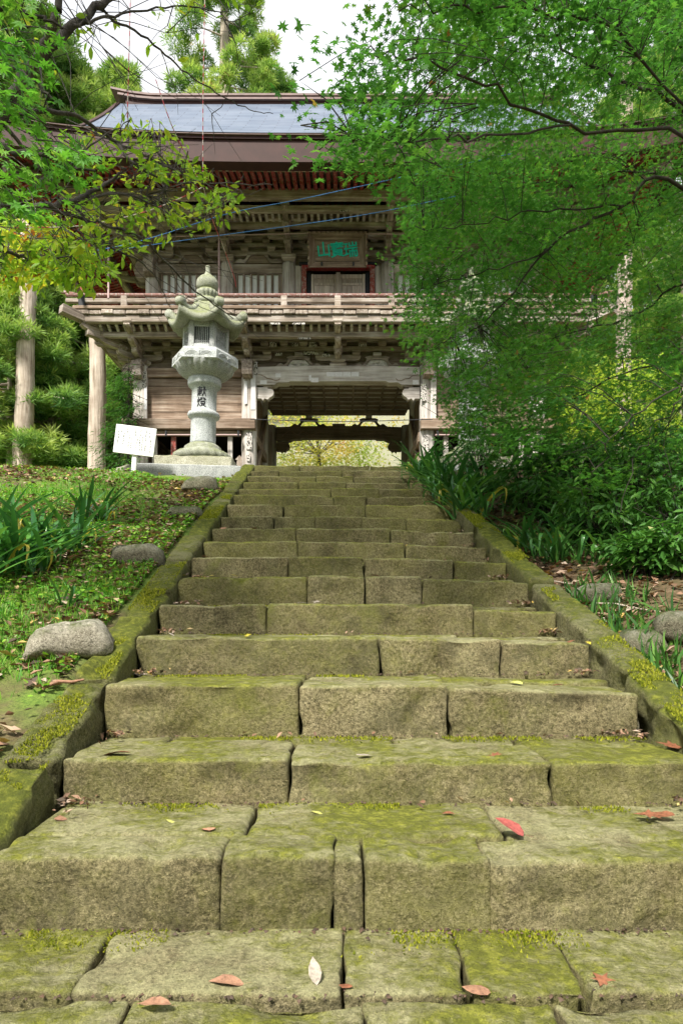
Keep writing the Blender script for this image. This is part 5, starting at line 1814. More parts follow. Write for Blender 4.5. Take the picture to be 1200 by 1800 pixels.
# the open lower-left fringe where the far lantern and the sky show through
q = np.stack([600 + 1200 * tips[:, 0] / tips[:, 1], 1090 - 1200 * tips[:, 2] / tips[:, 1]], 1)
thin = (((q[:, 0] - 830) / 60) ** 2 + ((q[:, 1] - 600) / 60) ** 2 < 1) | (((q[:, 0] - 1140) / 70) ** 2 + ((q[:, 1] - 260) / 90) ** 2 < 1) | ((q[:, 1] < 260) & (q[:, 0] < 760)) | ((q[:, 0] > 980) & (q[:, 1] > 640))
tips = tips[~(thin & (rng.random(len(tips)) < 0.5))]
over = []  # out-of-view maple leaves, put in overhead to shade the steps
while len(over) < 1500:
    xx, yy, zz = rng.uniform(-1.6, 4.5), rng.uniform(3.2, 8.5), rng.uniform(3.6, 9.0)
    if zz > 0.97 * yy + 0.15 and zz < 0.97 * yy + 1.7: over.append((xx, yy, zz))
for pts in ([fork2, (3.0, 6.2, 6.6), (1.5, 5.6, 6.9), (0.0, 5.2, 6.6), (-0.8, 5.0, 6.2)], [fork2, (3.2, 7.2, 7.8), (1.6, 7.6, 8.4), (0.2, 7.8, 8.6)], [fork2, (3.0, 5.0, 5.6), (1.8, 4.2, 5.3), (0.6, 3.8, 5.0), (-0.4, 3.6, 4.6)]):
    nodes += limb(acc, pts, 0.05, 0.006, 6, 8, rng, 0.02)
more = sample_region(rng, [(715, 300), (960, 260), (980, 700), (860, 790), (790, 740), (740, 640), (705, 520)], 650, lambda a, b, r: r.uniform(6.2, 9.0))
more2 = sample_region(rng, [(900, 380), (1260, 400), (1260, 870), (1000, 850), (860, 790), (880, 560)], 520, lambda a, b, r: r.uniform(5.2, 8.6))
tips = np.concatenate([tips, more, more2])
lay = fbm(tips * np.array((0.9, 0.9, 2.8)), 2, 19)
tips = tips[lay + rng.normal(0, 0.06, len(tips)) > -0.27]
toward_r = lambda t, r: nearest(nodes, t) if r.random() < 0.7 else np.array(fork2)
near_ = tips[:, 1] < 4.6
V, F, T, tw = sprays(rng, tips[near_], toward_r, 0.42, 22, 0.060, MAPLE7, 0.2, 0.5, 0.11)
V1, F1, T1, tw1 = sprays(rng, tips[~near_], toward_r, 0.42, 22, 0.062, MAPLE5, 0.2, 0.5, 0.11)
F1 = F1 + len(V); tw += tw1
V = np.concatenate([V, V1]); F = np.concatenate([F, F1]); T = np.concatenate([T, T1])
V2, F2, T2, tw2 = sprays(rng, np.array(over), lambda t, r: nearest(nodes, t), 0.42, 12, 0.085, MAPLE5, 0.2, 0.5, 0.14)
F2 = F2 + len(V)
tw += tw2
V = np.concatenate([V, V2]); F = np.concatenate([F, F2]); T = np.concatenate([T, T2])
link('crown', fast_mesh('maple leaves', V, F, MAPLE, False, T), rm)
for a, b, c in tw[::3]:
    n0 = nearest(nodes, a)
    if np.linalg.norm(n0 - a) < 0.6: acc.tube([n0, (n0 + a) / 2 + np.array((0, 0, 0.04)), a, b, c], [0.0035, 0.003, 0.0025, 0.002, 0.0012], 4)
    else: acc.tube([a, b, c], [0.0025, 0.002, 0.0012], 4)
link('trunk', acc.mesh(BARKG), rm)

# ------------------------------------------------------------------ young maple at the left edge
rng = np.random.default_rng(12)
base = Vector((-2.9, 3.3, float(terrain(np.array([-2.9]), np.array([3.3]))[0]) - 0.1))
lm = empty('maple_tree', base, 'fresh green maple with large leaves at the top left edge', 'tree')
acc = Acc(); nodes = []
top = Vector((-2.5, 3.2, 2.2))
limb(acc, [base, base + Vector((0.1, 0, 1.0)), top], 0.09, 0.05, 5, 10)
for pts, r in [([top, P(-60, 250, 2.9), P(60, 270, 2.7), P(170, 300, 2.6)], 0.02), ([top, P(-60, 120, 3.0), P(40, 130, 2.8), P(100, 180, 2.7)], 0.016), ([top, P(-40, 30, 3.0), P(60, 30, 2.9), P(110, 50, 2.9)], 0.015), ([top, P(-60, 380, 2.9), P(60, 350, 2.8)], 0.015)]:
    nodes += limb(acc, pts, r, 0.004, 6, 6, rng, 0.01)
poly = [(-120, -60), (60, -30), (118, 60), (95, 110), (115, 170), (95, 215), (150, 250), (190, 310), (170, 350), (100, 350), (60, 420), (-120, 430)]
tips = sample_region(rng, poly, 150, lambda a, b, r: r.uniform(2.3, 3.3))
V, F, T, tw = sprays(rng, tips, lambda t, r: nearest(nodes, t) * 0.6 + np.array(top) * 0.4, 0.22, 9, 0.07, MAPLE7, 0.35, 0.6, 0.06)
link('crown', fast_mesh('maple leaves', V, F, MAPLE_L, False, T), lm)
for a, b, c in tw: acc.tube([a, b, c], [0.003, 0.002, 0.0015], 4)
link('trunk', acc.mesh(BARKG), lm)

# ------------------------------------------------------------------ cherry with turning leaves
rng = np.random.default_rng(13)
base = Vector((-3.6, 5.0, float(terrain(np.array([-3.6]), np.array([5.0]))[0]) - 0.1))
ch = empty('cherry_tree', base, 'half-bare cherry with dark limbs and yellowing leaves at the upper left', 'tree')
acc = Acc(); nodes = []
k0 = P(-60, 330, 4.6)
limb(acc, [base, base + Vector((0.1, -0.1, 1.3)), k0], 0.15, 0.10, 5, 12)
LIMBS = [([k0, P(0, 210, 4.3), P(55, 118, 4.2), P(110, 62, 4.2), P(170, 15, 4.3), P(240, -40, 4.4)], 0.042, 0.02),
         ([P(55, 118, 4.2), P(80, 80, 4.1), P(100, 20, 4.0), P(112, -50, 4.0)], 0.028, 0.02),
         ([k0, P(10, 367, 4.6), P(75, 362, 4.7), P(150, 345, 4.9), P(195, 318, 5.0), P(222, 296, 5.0)], 0.034, 0.006),
         ([P(130, 45, 4.2), P(190, 30, 4.3), P(290, 12, 4.6), P(400, 20, 4.8)], 0.011, 0.003),
         ([P(170, 15, 4.3), P(260, 70, 4.7), P(330, 130, 5.0), P(420, 185, 5.2), P(480, 200, 5.3)], 0.009, 0.002),
         ([P(-10, 195, 4.4), P(120, 200, 4.6), P(205, 250, 5.0), P(290, 290, 5.3), P(380, 330, 5.6)], 0.018, 0.004),
         ([P(75, 362, 4.7), P(160, 390, 5.0), P(250, 420, 5.4), P(330, 500, 6.0), P(410, 560, 6.6)], 0.014, 0.004),
         ([P(0, 210, 4.4), P(100, 330, 4.8), P(190, 430, 5.2), P(260, 470, 5.5), P(300, 540, 5.8)], 0.013, 0.003),
         ([P(205, 250, 5.0), P(240, 290, 5.0), P(300, 320, 5.2), P(400, 322, 5.4), P(480, 325, 5.6)], 0.012, 0.003),
         ([P(150, 345, 4.9), P(230, 345, 5.1), P(330, 385, 5.4), P(400, 370, 5.6)], 0.012, 0.003),
         ([k0, P(0, 430, 5.2), P(60, 455, 5.4), P(110, 440, 5.6)], 0.025, 0.004),
         ([P(10, 367, 4.6), P(60, 330, 4.5), P(110, 290, 4.5), P(160, 255, 4.5), P(230, 210, 4.8)], 0.013, 0.003)]
for pts, r0, r1 in LIMBS: nodes += limb(acc, pts, r0, r1, 7, 8, rng, 0.006)
# bare twigs
for _ in range(130):
    n0 = Vector(nodes[rng.integers(len(nodes))])
    d = Vector((rng.uniform(0.1, 1.0), rng.uniform(-.3, .7), rng.uniform(-.7, .45))).normalized()
    L = rng.uniform(0.25, 0.9)
    pp = [n0]
    for s_ in range(4):
        d = (d + Vector(rng.normal(0, 0.22, 3))).normalized()
        pp.append(pp[-1] + d * L / 4)
    q = 600 + 1200 * pp[-1].x / pp[-1].y
    if q > 470: continue
    acc.tube(pp, [0.004, 0.003, 0.0025, 0.002, 0.0012], 4)
    nodes.append(pp[2])
poly1 = [(90, 250), (220, 210), (300, 225), (360, 300), (420, 330), (415, 380), (330, 420), (240, 440), (200, 500), (150, 520), (60, 520), (40, 400)]
poly2 = [(-60, 400), (110, 400), (170, 470), (140, 505), (60, 500), (-60, 520)]
t1 = sample_region(rng, poly1, 185, lambda a, b, r: r.uniform(4.6, 6.2))
t2 = sample_region(rng, poly2, 210, lambda a, b, r: r.uniform(5.0, 7.0))
t3 = sample_region(rng, [(0, 0), (480, -20), (470, 60), (300, 110), (120, 110), (0, 200)], 22, lambda a, b, r: r.uniform(4.2, 5.2))
# unseen boughs above the frame, added to shade the middle of the stair
t4 = []
while len(t4) < 950:
    xx, yy = rng.uniform(-3.6, -0.3), rng.uniform(-0.5, 6.4)
    t4.append((xx, yy, 6.6 + 0.42 * yy + rng.uniform(-0.6, 0.8)))
t4 = np.array(t4)
for pts in ([k0, (-3.2, 4.2, 6.4), (-2.4, 4.0, 8.0), (-1.2, 3.6, 8.2), (0.0, 3.2, 7.8)], [(-3.2, 4.2, 6.4), (-2.6, 5.0, 8.4), (-1.2, 5.6, 8.9)], [k0, (-3.2, 3.2, 6.0), (-2.4, 2.0, 7.4), (-1.4, 1.2, 7.3)]):
    nodes += limb(acc, pts, 0.06, 0.012, 7, 8, rng, 0.02)
Vs, Fs, Ts, n = [], [], [], 0
for tp, per, ht in ((t1, 8, 0.0), (t2, 14, 0.14), (t3, 3, 0.1), (t4, 22, 0.0)):
    V, F, T, tw = sprays(rng, tp, lambda t, r: nearest(nodes, t), 0.20 if per < 20 else 0.3, per, 0.075 if per < 20 else 0.10, (OVAL_V, OVAL_F), 0.5, 0.8, 0.05 if per < 20 else 0.1)
    Vs.append(V); Fs.append(F + n); Ts.append(np.clip(T + ht, 0, 1)); n += len(V)
    for a, b, c in tw:
        n0 = nearest(nodes, a)
        if np.linalg.norm(n0 - a) < 0.8: acc.tube([n0, a, b, c], [0.004, 0.003, 0.002, 0.0015], 4)
link('crown', fast_mesh('cherry leaves', np.concatenate(Vs), np.concatenate(Fs), CHERRY, False, np.concatenate(Ts)), ch)
link('trunk', acc.mesh(BARKD), ch)

# ------------------------------------------------------------------ cedars
def tuft_template(n, seed):
    r = np.random.default_rng(seed)
    V, F = [], []
    for k in range(n):
        a = r.uniform(0, 2 * math.pi); e = r.uniform(-0.2, 1.3)
        d = np.array((math.cos(a) * math.cos(e), math.sin(a) * math.cos(e), math.sin(e)))
        s = np.cross(d, r.normal(0, 1, 3)); s /= np.linalg.norm(s)
        m = d * 0.5 + np.array((0, 0, 0.03))
        i = len(V)
        V += [tuple(d * 0.04), tuple(m + s * 0.06), tuple(d * r.uniform(0.75, 1.15)), tuple(m - s * 0.06)]
        F += [(i, i + 1, i + 2), (i, i + 2, i + 3)]
    return np.array(V), np.array(F)


TUFT = tuft_template(9, 1)


def cedar_crown(seed, h0, h1, rmax, clumps, per, size):
    """billowing needle clumps on drooping limbs between heights h0 and h1"""
    r = np.random.default_rng(seed)
    pos, sc, tint, ax, ay, az, limbs = [], [], [], [], [], [], []
    for k in range(clumps):
        u = r.random() ** 0.85
        z = h0 + (h1 - h0) * u
        R0 = rmax * (1 - u) ** 0.6 * (0.55 + 0.45 * min(1, u * 5)) + 0.3
        a = r.uniform(0, 2 * math.pi); rad = R0 * r.uniform(0.45, 1.0)
        c = np.array((math.cos(a) * rad, math.sin(a) * rad, z - 0.15 * rad))
        limbs.append(((0, 0, z + 0.1 * rad), tuple(c)))
        cr = r.uniform(0.35, 0.75) * (0.4 + rmax * 0.12)
        tn = r.uniform(0, 0.5)
        for m in range(per):
            d = r.normal(0, 1, 3); d /= np.linalg.norm(d)
            p = c + d * np.array((cr, cr, cr * 0.7)) * r.uniform(0.6, 1.0)
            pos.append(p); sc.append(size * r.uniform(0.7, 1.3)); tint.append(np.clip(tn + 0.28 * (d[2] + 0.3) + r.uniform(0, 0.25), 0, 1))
            az.append(r.uniform(0, 6.28)); ax.append(-d[1] * 0.9); ay.append(d[0] * 0.9)
    V, F = scatter(TUFT[0], TUFT[1], np.array(pos), np.einsum('mij,mjk->mik', rotmats(ax, ay, np.zeros(len(az))), rotmats(np.zeros(len(az)), np.zeros(len(az)), az)), np.array(sc))
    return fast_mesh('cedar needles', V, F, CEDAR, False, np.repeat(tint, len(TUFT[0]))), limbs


def cedar_trunk(H, r0, limbs, mat=BARK):
    acc = Acc().tube([(0, 0, -0.6), (0, 0, 0.0), (0.02, 0, 0.6), (0.03, 0, H * 0.4), (0, 0.02, H * 0.8), (0, 0, H)], [r0 * 1.35, r0 * 1.2, r0, r0 * 0.82, r0 * 0.35, 0.03], 14)
    for a, b in limbs[::2]: acc.tube([a, b], [0.05, 0.015], 5)
    return acc.mesh(mat)


protos = {}
for nm, args, trunk in (('tall', (21, 5.5, 27, 3.4, 240, 62, 0.30), (27, 0.42)), ('round', (22, 2.0, 17, 3.6, 220, 60, 0.30), (17, 0.30)), ('low', (23, 0.4, 9, 2.7, 170, 55, 0.26), (9, 0.16))):
    cm, lb = cedar_crown(*args)
    protos[nm] = (cm, cedar_trunk(trunk[0], trunk[1], lb))


def cedar(kind, px, d, label, rz=0.0, s=1.0, dz=0.0, group='cedars on the hillside'):
    x = (px - 600) / 1200 * d
    z = float(terrain(np.array([x]), np.array([float(d)]))[0]) + dz
    t = empty('cedar_tree', (x, d, z), label, 'tree', group, (0, 0, rz), local=True)
    t.scale = (s, s, s)
    c, tr = protos[kind]
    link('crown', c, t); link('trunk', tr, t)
    return t


CED = [('tall', -70, 26, 'tall sunlit cedar filling the sky left of the roof ridge'), ('tall', 395, 32, 'tall cedar standing behind the middle of the roof'), ('round', 80, 30, 'cedar just left of the ridge end, behind the cherry limbs'),
       ('tall', -90, 24, 'cedar cut off by the left edge of the photo'), ('low', 262, 40, 'cedar peeping low in the gap of sky over the ridge end'), ('round', 490, 36, 'cedar behind the roof, right of the tallest one'),
       ('low', 20, 21, 'bushy young cedar at the left edge behind the bare trunk'), ('low', 95, 23, 'bushy young cedar between the two bare trunks'), ('low', 175, 25, 'bushy young cedar behind the right bare trunk'), ('round', 130, 29, 'full cedar rising behind the bare trunks'),
       ('round', 30, 31, 'full cedar high on the slope at the far left'), ('low', 222, 25, 'young cedar close to the left corner of the gate'), ('round', 210, 30, 'full cedar seen past the left corner of the balcony'),
       ('tall', 1210, 31, 'tall cedar glimpsed through the right maple'), ('round', 1120, 34, 'full cedar on the slope behind the right maple'), ('low', 1010, 27, 'young cedar behind the right corner of the gate'), ('round', 960, 42, 'distant cedar behind the right end of the roof')]
for i, (k, px, d, lab) in enumerate(CED):
    s = {'tall': (1.05, 1.0, 0.92)[i % 3], 'round': 1.0, 'low': (1.0, 1.15, 0.9)[i % 3]}[k]
    if 'low in the gap' in lab: s = 1.0
    if 'distant' in lab: s = 0.8
    if 'just left of the ridge' in lab: s = 1.12
    cedar(k, px, d, lab, i * 1.37, s)


# two bare cedar boles on the terrace and one on the right
def bole(px_b, px_t, d, w, H, label):
    x = (px_b - 600) / 1200 * d
    z = float(terrain(np.array([x]), np.array([float(d)]))[0])
    t = empty('bare_trunk', (x, d, z), label, 'tree', 'bare cedar boles')
    r = w / 2
    lean = (px_t - px_b) / 1200 * d / 5.0
    zs = np.linspace(-0.4, H, 30)
    acc = Acc().tube([(x + lean * q + 0.015 * math.sin(q * 1.9), d, z + q) for q in zs], [r * (1.0 + 0.35 * math.exp(-max(q, 0) * 2.2) - 0.25 * q / H) * (1 + 0.03 * math.sin(q * 7.3)) for q in zs], 20)
    link('trunk', acc.mesh(BARK), t)
    cm, lb = protos['tall']
    if H > 15: link('crown', cm, t, (x + lean * H * 0.8, d, z + 7.4), (0, 0, px_b), scale=(0.42, 0.42, 0.7))


bole(36, 45, 20.0, 0.58, 10.5, 'bare pale cedar trunk standing alone at the left')
bole(170, 172, 19.0, 0.5, 9.0, 'bare pale cedar trunk beside the left corner of the gate')
bole(1092, 1095, 19.5, 0.45, 25, 'pale trunk showing through the right maple')

# dark fir bough growing beside the gate's left corner
rng = np.random.default_rng(31)
fx = P(226, 800, 13.3)
fz = float(terrain(np.array([fx.x]), np.array([fx.y]))[0])
ft = empty('fir_sapling', (fx.x, fx.y, fz), 'dark green fir sapling in front of the left corner post', 'tree')
acc = Acc(); acc.tube([(fx.x, fx.y, fz - .1), (fx.x, fx.y, fz + 2.8)], [0.04, 0.01], 6)
tips = []
for k in range(110):
    u = rng.uniform(0.15, 1.0); a = rng.uniform(0, 6.28); rad = 0.62 * (1 - u * 0.7) * rng.uniform(0.4, 1)
    tips.append((fx.x + rad * math.cos(a) - 0.25, fx.y + rad * math.sin(a), fz + 0.4 + 2.2 * u - 0.12 * rad))
V, F, T, tw = sprays(rng, np.array(tips), lambda t, r: np.array((fx.x, fx.y, t[2] + 0.2)), 0.5, 26, 0.085, (OVAL_V * np.array((0.6, 1, 1)), OVAL_F), 0.15, 0.4, 0.10)
link('crown', fast_mesh('fir needles', V, F, SASA, False, T * 0.8), ft)
for a, b, c in tw: acc.tube([np.array((fx.x, fx.y, a[2] + 0.1)), a, b, c], [0.008, 0.005, 0.003, 0.002], 4)
link('trunk', acc.mesh(BARKG), ft)

# autumn maple seen through the passage, on the slope behind
def small_maple(px, py, d, rad, n, mat, label, size=0.10, squash=0.5, cat='tree', name='maple_tree', tmpl=MAPLE5, sd=1):
    rng = np.random.default_rng(sd)
    c = P(px, py, d)
    z = float(terrain(np.array([c.x]), np.array([c.y]))[0])
    t = empty(name, (c.x, c.y, z), label, cat)
    acc = Acc()
    acc.tube(spline([(c.x, c.y, z - 0.2), (c.x + 0.05, c.y, (z + c.z) / 2), (c.x - 0.05, c.y, c.z)], 4), [0.09, 0.085, 0.08, 0.075, 0.07, 0.065, 0.06, 0.055, 0.05], 8)
    tips = []
    for k in range(n):
        v = rng.normal(0, 1, 3); v /= np.linalg.norm(v); v *= rad * rng.uniform(0.45, 1.0)
        tips.append((c.x + v[0], c.y + v[1] * 0.8, c.z + v[2] * squash))
    V, F, T, tw = sprays(rng, np.array(tips), lambda t_, r: np.array((c.x, c.y, c.z - 0.3)), rad * 0.25, 13, size, tmpl, 0.1, 0.6, rad * 0.07)
    # colour turns with the bough
    hue = fbm(V * 0.9, 2, sd) * 0.5 + 0.5
    link('crown', fast_mesh('leaves', V, F, mat, False, np.clip(T * 0.4 + hue * 0.7 - 0.08, 0, 1)), t)
    for a, b, e in tw[::45]: acc.tube([(c.x, c.y, c.z - 0.5), ((c.x + a[0]) / 2, (c.y + a[1]) / 2, (c.z * 0.4 + a[2] * 0.6)), tuple(a), tuple(e)], [0.025, 0.015, 0.008, 0.003], 5)
    link('trunk', acc.mesh(BARKD), t)
    return t


small_maple(560, 775, 26, 3.6, 760, AUTUMN, 'autumn maple glowing yellow and red through the gate passage', 0.15, 0.42, sd=41)
small_maple(1110, 720, 12.0, 1.25, 280, SHRUB, 'sunlit yellow-green shrub behind the right maple', 0.10, 0.8, 'shrub', 'shrub', (OVAL_V, OVAL_F), 42)
small_maple(1020, 690, 14.0, 1.2, 220, SHRUB, 'yellowish shrub deeper behind the right maple', 0.10, 0.8, 'shrub', 'shrub', (OVAL_V, OVAL_F), 43)

# wooded slope: leaf mass too far to count
rng = np.random.default_rng(51)
m = 7000
px = np.concatenate([rng.uniform(-200, 240, m), rng.uniform(850, 1400, m // 2)]); d = np.concatenate([rng.uniform(21.5, 48, m), rng.uniform(23, 48, m // 2)])
X = (px - 600) / 1200 * d; Z = terrain(X, d) + rng.uniform(0.1, 2.2, len(X))
hl = fbm(np.stack([X, d, Z], 1) * 0.35, 2, 7) * 0.5 + 0.45
V, F = scatter(TUFT[0], TUFT[1], np.stack([X, d, Z], 1), rotmats(rng.normal(0, .5, len(X)), rng.normal(0, .5, len(X)), rng.uniform(0, 6.28, len(X))), rng.uniform(0.35, 0.8, len(X)))
link('undergrowth', fast_mesh('undergrowth', V, F, CEDAR, False, np.repeat(np.clip(hl + rng.uniform(-.2, .2, len(X)), 0, 1), len(TUFT[0]))), kind='stuff', label='green undergrowth covering the wooded slope behind the gate', cat='undergrowth')

# ------------------------------------------------------------------ strap-leaved plants
def strap_mesh(L, w, bend, seed, tint):
    r = random.Random(seed)
    n = 9
    V, F = [], []
    for k in range(n + 1):
        u = k / n
        a = bend * u ** 1.4
        y = L * (math.sin(a) / max(bend, .3)) ; z = L * u * math.cos(a * 0.75) * 0.95
        ww = w * (0.55 + 0.9 * u if u < 0.4 else 1 - ((u - 0.4) / 0.6) ** 2.2) + 0.0006
        tw_ = 0.12 * math.sin(u * 3 + seed)
        V += [(-ww, y + tw_ * ww, z + ww * 0.35), (0, y, z), (ww, y - tw_ * ww, z + ww * 0.35)]
    for k in range(n):
        i = k * 3
        F += [(i, i + 1, i + 4, i + 3), (i + 1, i + 2, i + 5, i + 4)]
    return fast_mesh('strap leaf', np.array(V), np.array(F), STRAP, True, [tint] * len(V))


STRAPS = [strap_mesh(1.0, 0.036, b, i, t) for i, (b, t) in enumerate([(0.5, 0.2), (0.9, 0.35), (1.3, 0.5), (1.7, 0.1), (2.1, 0.6), (1.1, 0.75), (1.5, 0.9), (0.8, 0.05)])]
DRYSTRAP = strap_mesh(1.0, 0.04, 1.9, 99, 1.0)


def strap_plant(x, y, n, L, spread, label, group, sd, wide=1.0, lean=0.0, name='strap_leaf_plant', z=None):
    rr = random.Random(sd)
    if z is None: z = float(terrain(np.array([x]), np.array([y]))[0])
    t = empty(name, (x, y, z - 0.03), label, 'plant', group)
    for k in range(n):
        me = STRAPS[rr.randrange(8)] if rr.random() > 0.03 else DRYSTRAP
        l = L * rr.uniform(0.55, 1.15)
        link('leaf', me, t, (x + rr.uniform(-1, 1) * spread, y + rr.uniform(-1, 1) * spread * 0.7, z - 0.03), (rr.uniform(-0.25, 0.15), rr.uniform(-.2, .2), rr.uniform(0, 6.28) + lean), scale=(l * wide, l, l))
    return t


gl = 'strap-leaved plants on the left bank'
strap_plant(-2.25, 4.55, 120, 0.56, 0.24, 'thick dark clump of strap leaves at the left edge', gl, 1)
strap_plant(-2.15, 5.15, 85, 0.48, 0.2, 'dark strap-leaf clump right behind the largest one', gl, 2)
strap_plant(-2.40, 4.15, 80, 0.56, 0.2, 'strap-leaf clump cut by the left edge of the photo', gl, 3)
strap_plant(-2.2, 6.0, 50, 0.42, 0.14, 'smaller strap-leaf clump higher up the left bank', gl, 4)
strap_plant(-2.7, 5.2, 80, 0.52, 0.22, 'strap-leaf clump behind the left edge clump', gl, 5)
strap_plant(-1.62, 4.0, 9, 0.26, 0.03, 'small upright tuft of strap leaves in the grass', gl, 6)
strap_plant(-1.85, 3.75, 7, 0.22, 0.03, 'tiny tuft of strap leaves above the boulder', gl, 7)
gr = 'strap-leaved plants spilling over the right kerb'
for i, (px, py, d, n, L) in enumerate([(752, 830, 9.9, 50, 0.40), (775, 830, 9.35, 60, 0.46), (810, 850, 8.2, 64, 0.50), (845, 872, 7.5, 60, 0.48), (800, 820, 8.8, 60, 0.50), (880, 900, 6.9, 40, 0.48), (930, 930, 6.0, 30, 0.42), (985, 950, 5.6, 26, 0.40), (860, 845, 8.6, 40, 0.55), (1080, 960, 5.4, 26, 0.4), (1010, 905, 6.4, 30, 0.45)]):
    p = P(px, py, d)
    lab = ['tall strap-leaf clump topmost beside the last steps', 'strap-leaf clump nearest the gate at the stair top', 'glossy strap-leaf clump hanging over the upper steps', 'strap-leaf clump at the head of the right kerb', 'tall strap-leaf clump before the right lantern base', 'strap-leaf clump just outside the right kerb', 'dark strap-leaf clump under the maple shade', 'low strap-leaf clump beside the twigs', 'strap-leaf clump half hidden in maple leaves', 'strap-leaf clump far right below the maple', 'shaded strap-leaf clump among the undergrowth'][i]
    strap_plant(float(axis(d)) + 1.30 if i < 6 else max(p.x, float(axis(d)) + 1.36), d, int(n * 1.3), L * 1.1, 0.16, lab, gr, 20 + i, z=float(nosing(d)) - 0.06 if i < 6 else None)

# leafy undergrowth bushes on the right bank
LANCE_V = OVAL_V * np.array((0.75, 1.0, 1.0))
for i, (px, py, d, rad) in enumerate([(838, 822, 10.4, 0.62), (930, 860, 7.6, 0.55), (1000, 860, 7.2, 0.6), (1080, 860, 6.8, 0.6), (1160, 850, 6.4, 0.6), (1040, 920, 6.0, 0.4), (1130, 930, 5.6, 0.42), (1200, 940, 5.3, 0.45), (960, 900, 6.8, 0.4), (1190, 1010, 4.9, 0.3), (1120, 1000, 5.0, 0.25)]):
    rng = np.random.default_rng(60 + i)
    c = P(px, py, d)
    z = float(terrain(np.array([c.x]), np.array([c.y]))[0])
    lab = ['bush in front of the half hidden lantern base', 'bamboo-grass bush below the maple nearest the gate', 'dark bamboo-grass bush in the middle of the right bank', 'bamboo-grass bush with dry leaves under the maple', 'bamboo-grass bush at the upper right edge of the bank', 'low bamboo-grass bush above the twigs', 'low bush with drooping lance leaves on the right bank', 'bush of lance leaves cut by the right edge', 'small bush between strap leaves and maple', 'small leafy bush above the angular boulder', 'thin leafy bush above the rounded boulder'][i]
    t = empty('undergrowth_bush', (c.x, c.y, z), lab, 'bush', 'bushes on the right bank')
    tips = []
    for k in range(int(75 * rad / 0.5)):
        v = rng.normal(0, 1, 3); v /= np.linalg.norm(v); v *= rad * rng.uniform(0.5, 1.05)
        tips.append((c.x + v[0], c.y + v[1], z + rad * 0.75 + v[2] * 0.85))
    V, F, T, tw = sprays(rng, np.array(tips), lambda t_, r: np.array((c.x, c.y, z)), 0.22, 15, 0.10, (LANCE_V, OVAL_F), 0.05, 0.6, 0.08)
    link('foliage', fast_mesh('bush leaves', V, F, SASA, False, T), t)
    acc = Acc()
    for a, b, e in tw[::2]: acc.tube([(c.x + rng.uniform(-.1, .1), c.y + rng.uniform(-.1, .1), z - 0.05), tuple(a), tuple(e)], [0.006, 0.004, 0.002], 4)
    link('stems', acc.mesh(BARKG), t)

# ------------------------------------------------------------------ grass, ground leaves and litter (uncountable)
BLADE_V = np.array([(-0.05, 0, 0), (0.05, 0, 0), (0.035, 0.12, 0.55), (-0.035, 0.12, 0.55), (0.0, 0.40, 0.95)])
BLADE_F = np.array([(0, 1, 2), (0, 2, 3), (3, 2, 4)])


def bank_points(rng, n, side, d0=1.6, d1=12.5, wmin=1.40, wmax=6.0):
    d = d0 + (d1 - d0) * rng.random(n) ** 1.5
    w = wmin + (wmax - wmin) * rng.random(n) ** 1.6
    x = axis(d) + side * w
    vis = (np.abs(x) / d < 0.62)
    x, d = x[vis], d[vis]
    return x, d, terrain(x, d)


rng = np.random.default_rng(71)
x, d, z = bank_points(rng, 90000, -1)
den = fbm(np.stack([x * 1.1, d * 1.1, z], 1), 3, 13)
keep = den + rng.normal(0, 0.14, len(x)) > 0.12 + 0.02 * np.maximum(0, d - 6)
x, d, z = x[keep], d[keep], z[keep]
V, F = scatter(BLADE_V, BLADE_F, np.stack([x, d, z - 0.004], 1), rotmats(rng.normal(0, .25, len(x)), rng.normal(0, .25, len(x)), rng.uniform(0, 6.28, len(x))), rng.uniform(0.025, 0.075, len(x)) * (1 + 0.03 * np.minimum(d, 6)))
link('grass', fast_mesh('grass', V, F, GRASS, False, np.repeat(np.clip(rng.beta(2, 2, len(x)), 0, 1), 5)), kind='stuff', label='short bright grass covering the left bank', cat='grass')

CLOV_V = np.array([(0, 0, 0), (0.5, 0.25, 0.05), (0.6, 0.75, 0.0), (0, 0.95, -0.05), (-0.6, 0.75, 0.0), (-0.5, 0.25, 0.05)])
CLOV_F = np.array([(0, 1, 2), (0, 2, 3), (0, 3, 4), (0, 4, 5)])
x, d, z = bank_points(rng, 34000, -1, 1.7, 11.5)
den = fbm(np.stack([x * 1.4 + 9, d * 1.4, z], 1), 3, 23)
keep = den + rng.normal(0, 0.13, len(x)) > 0.10
x, d, z = x[keep], d[keep], z[keep]
V, F = scatter(CLOV_V, CLOV_F, np.stack([x, d, z + rng.uniform(0.005, 0.06, len(x))], 1), rotmats(rng.normal(0, .4, len(x)), rng.normal(0, .4, len(x)), rng.uniform(0, 6.28, len(x))), rng.uniform(0.012, 0.026, len(x)) * (1 + 0.05 * d))
link('ground_cover', fast_mesh('ground cover', V, F, GRASS, False, np.repeat(np.clip(rng.beta(2.5, 2, len(x)), 0, .93), 6)), kind='stuff', label='small round-leaved ground cover on the left bank', cat='ground cover')

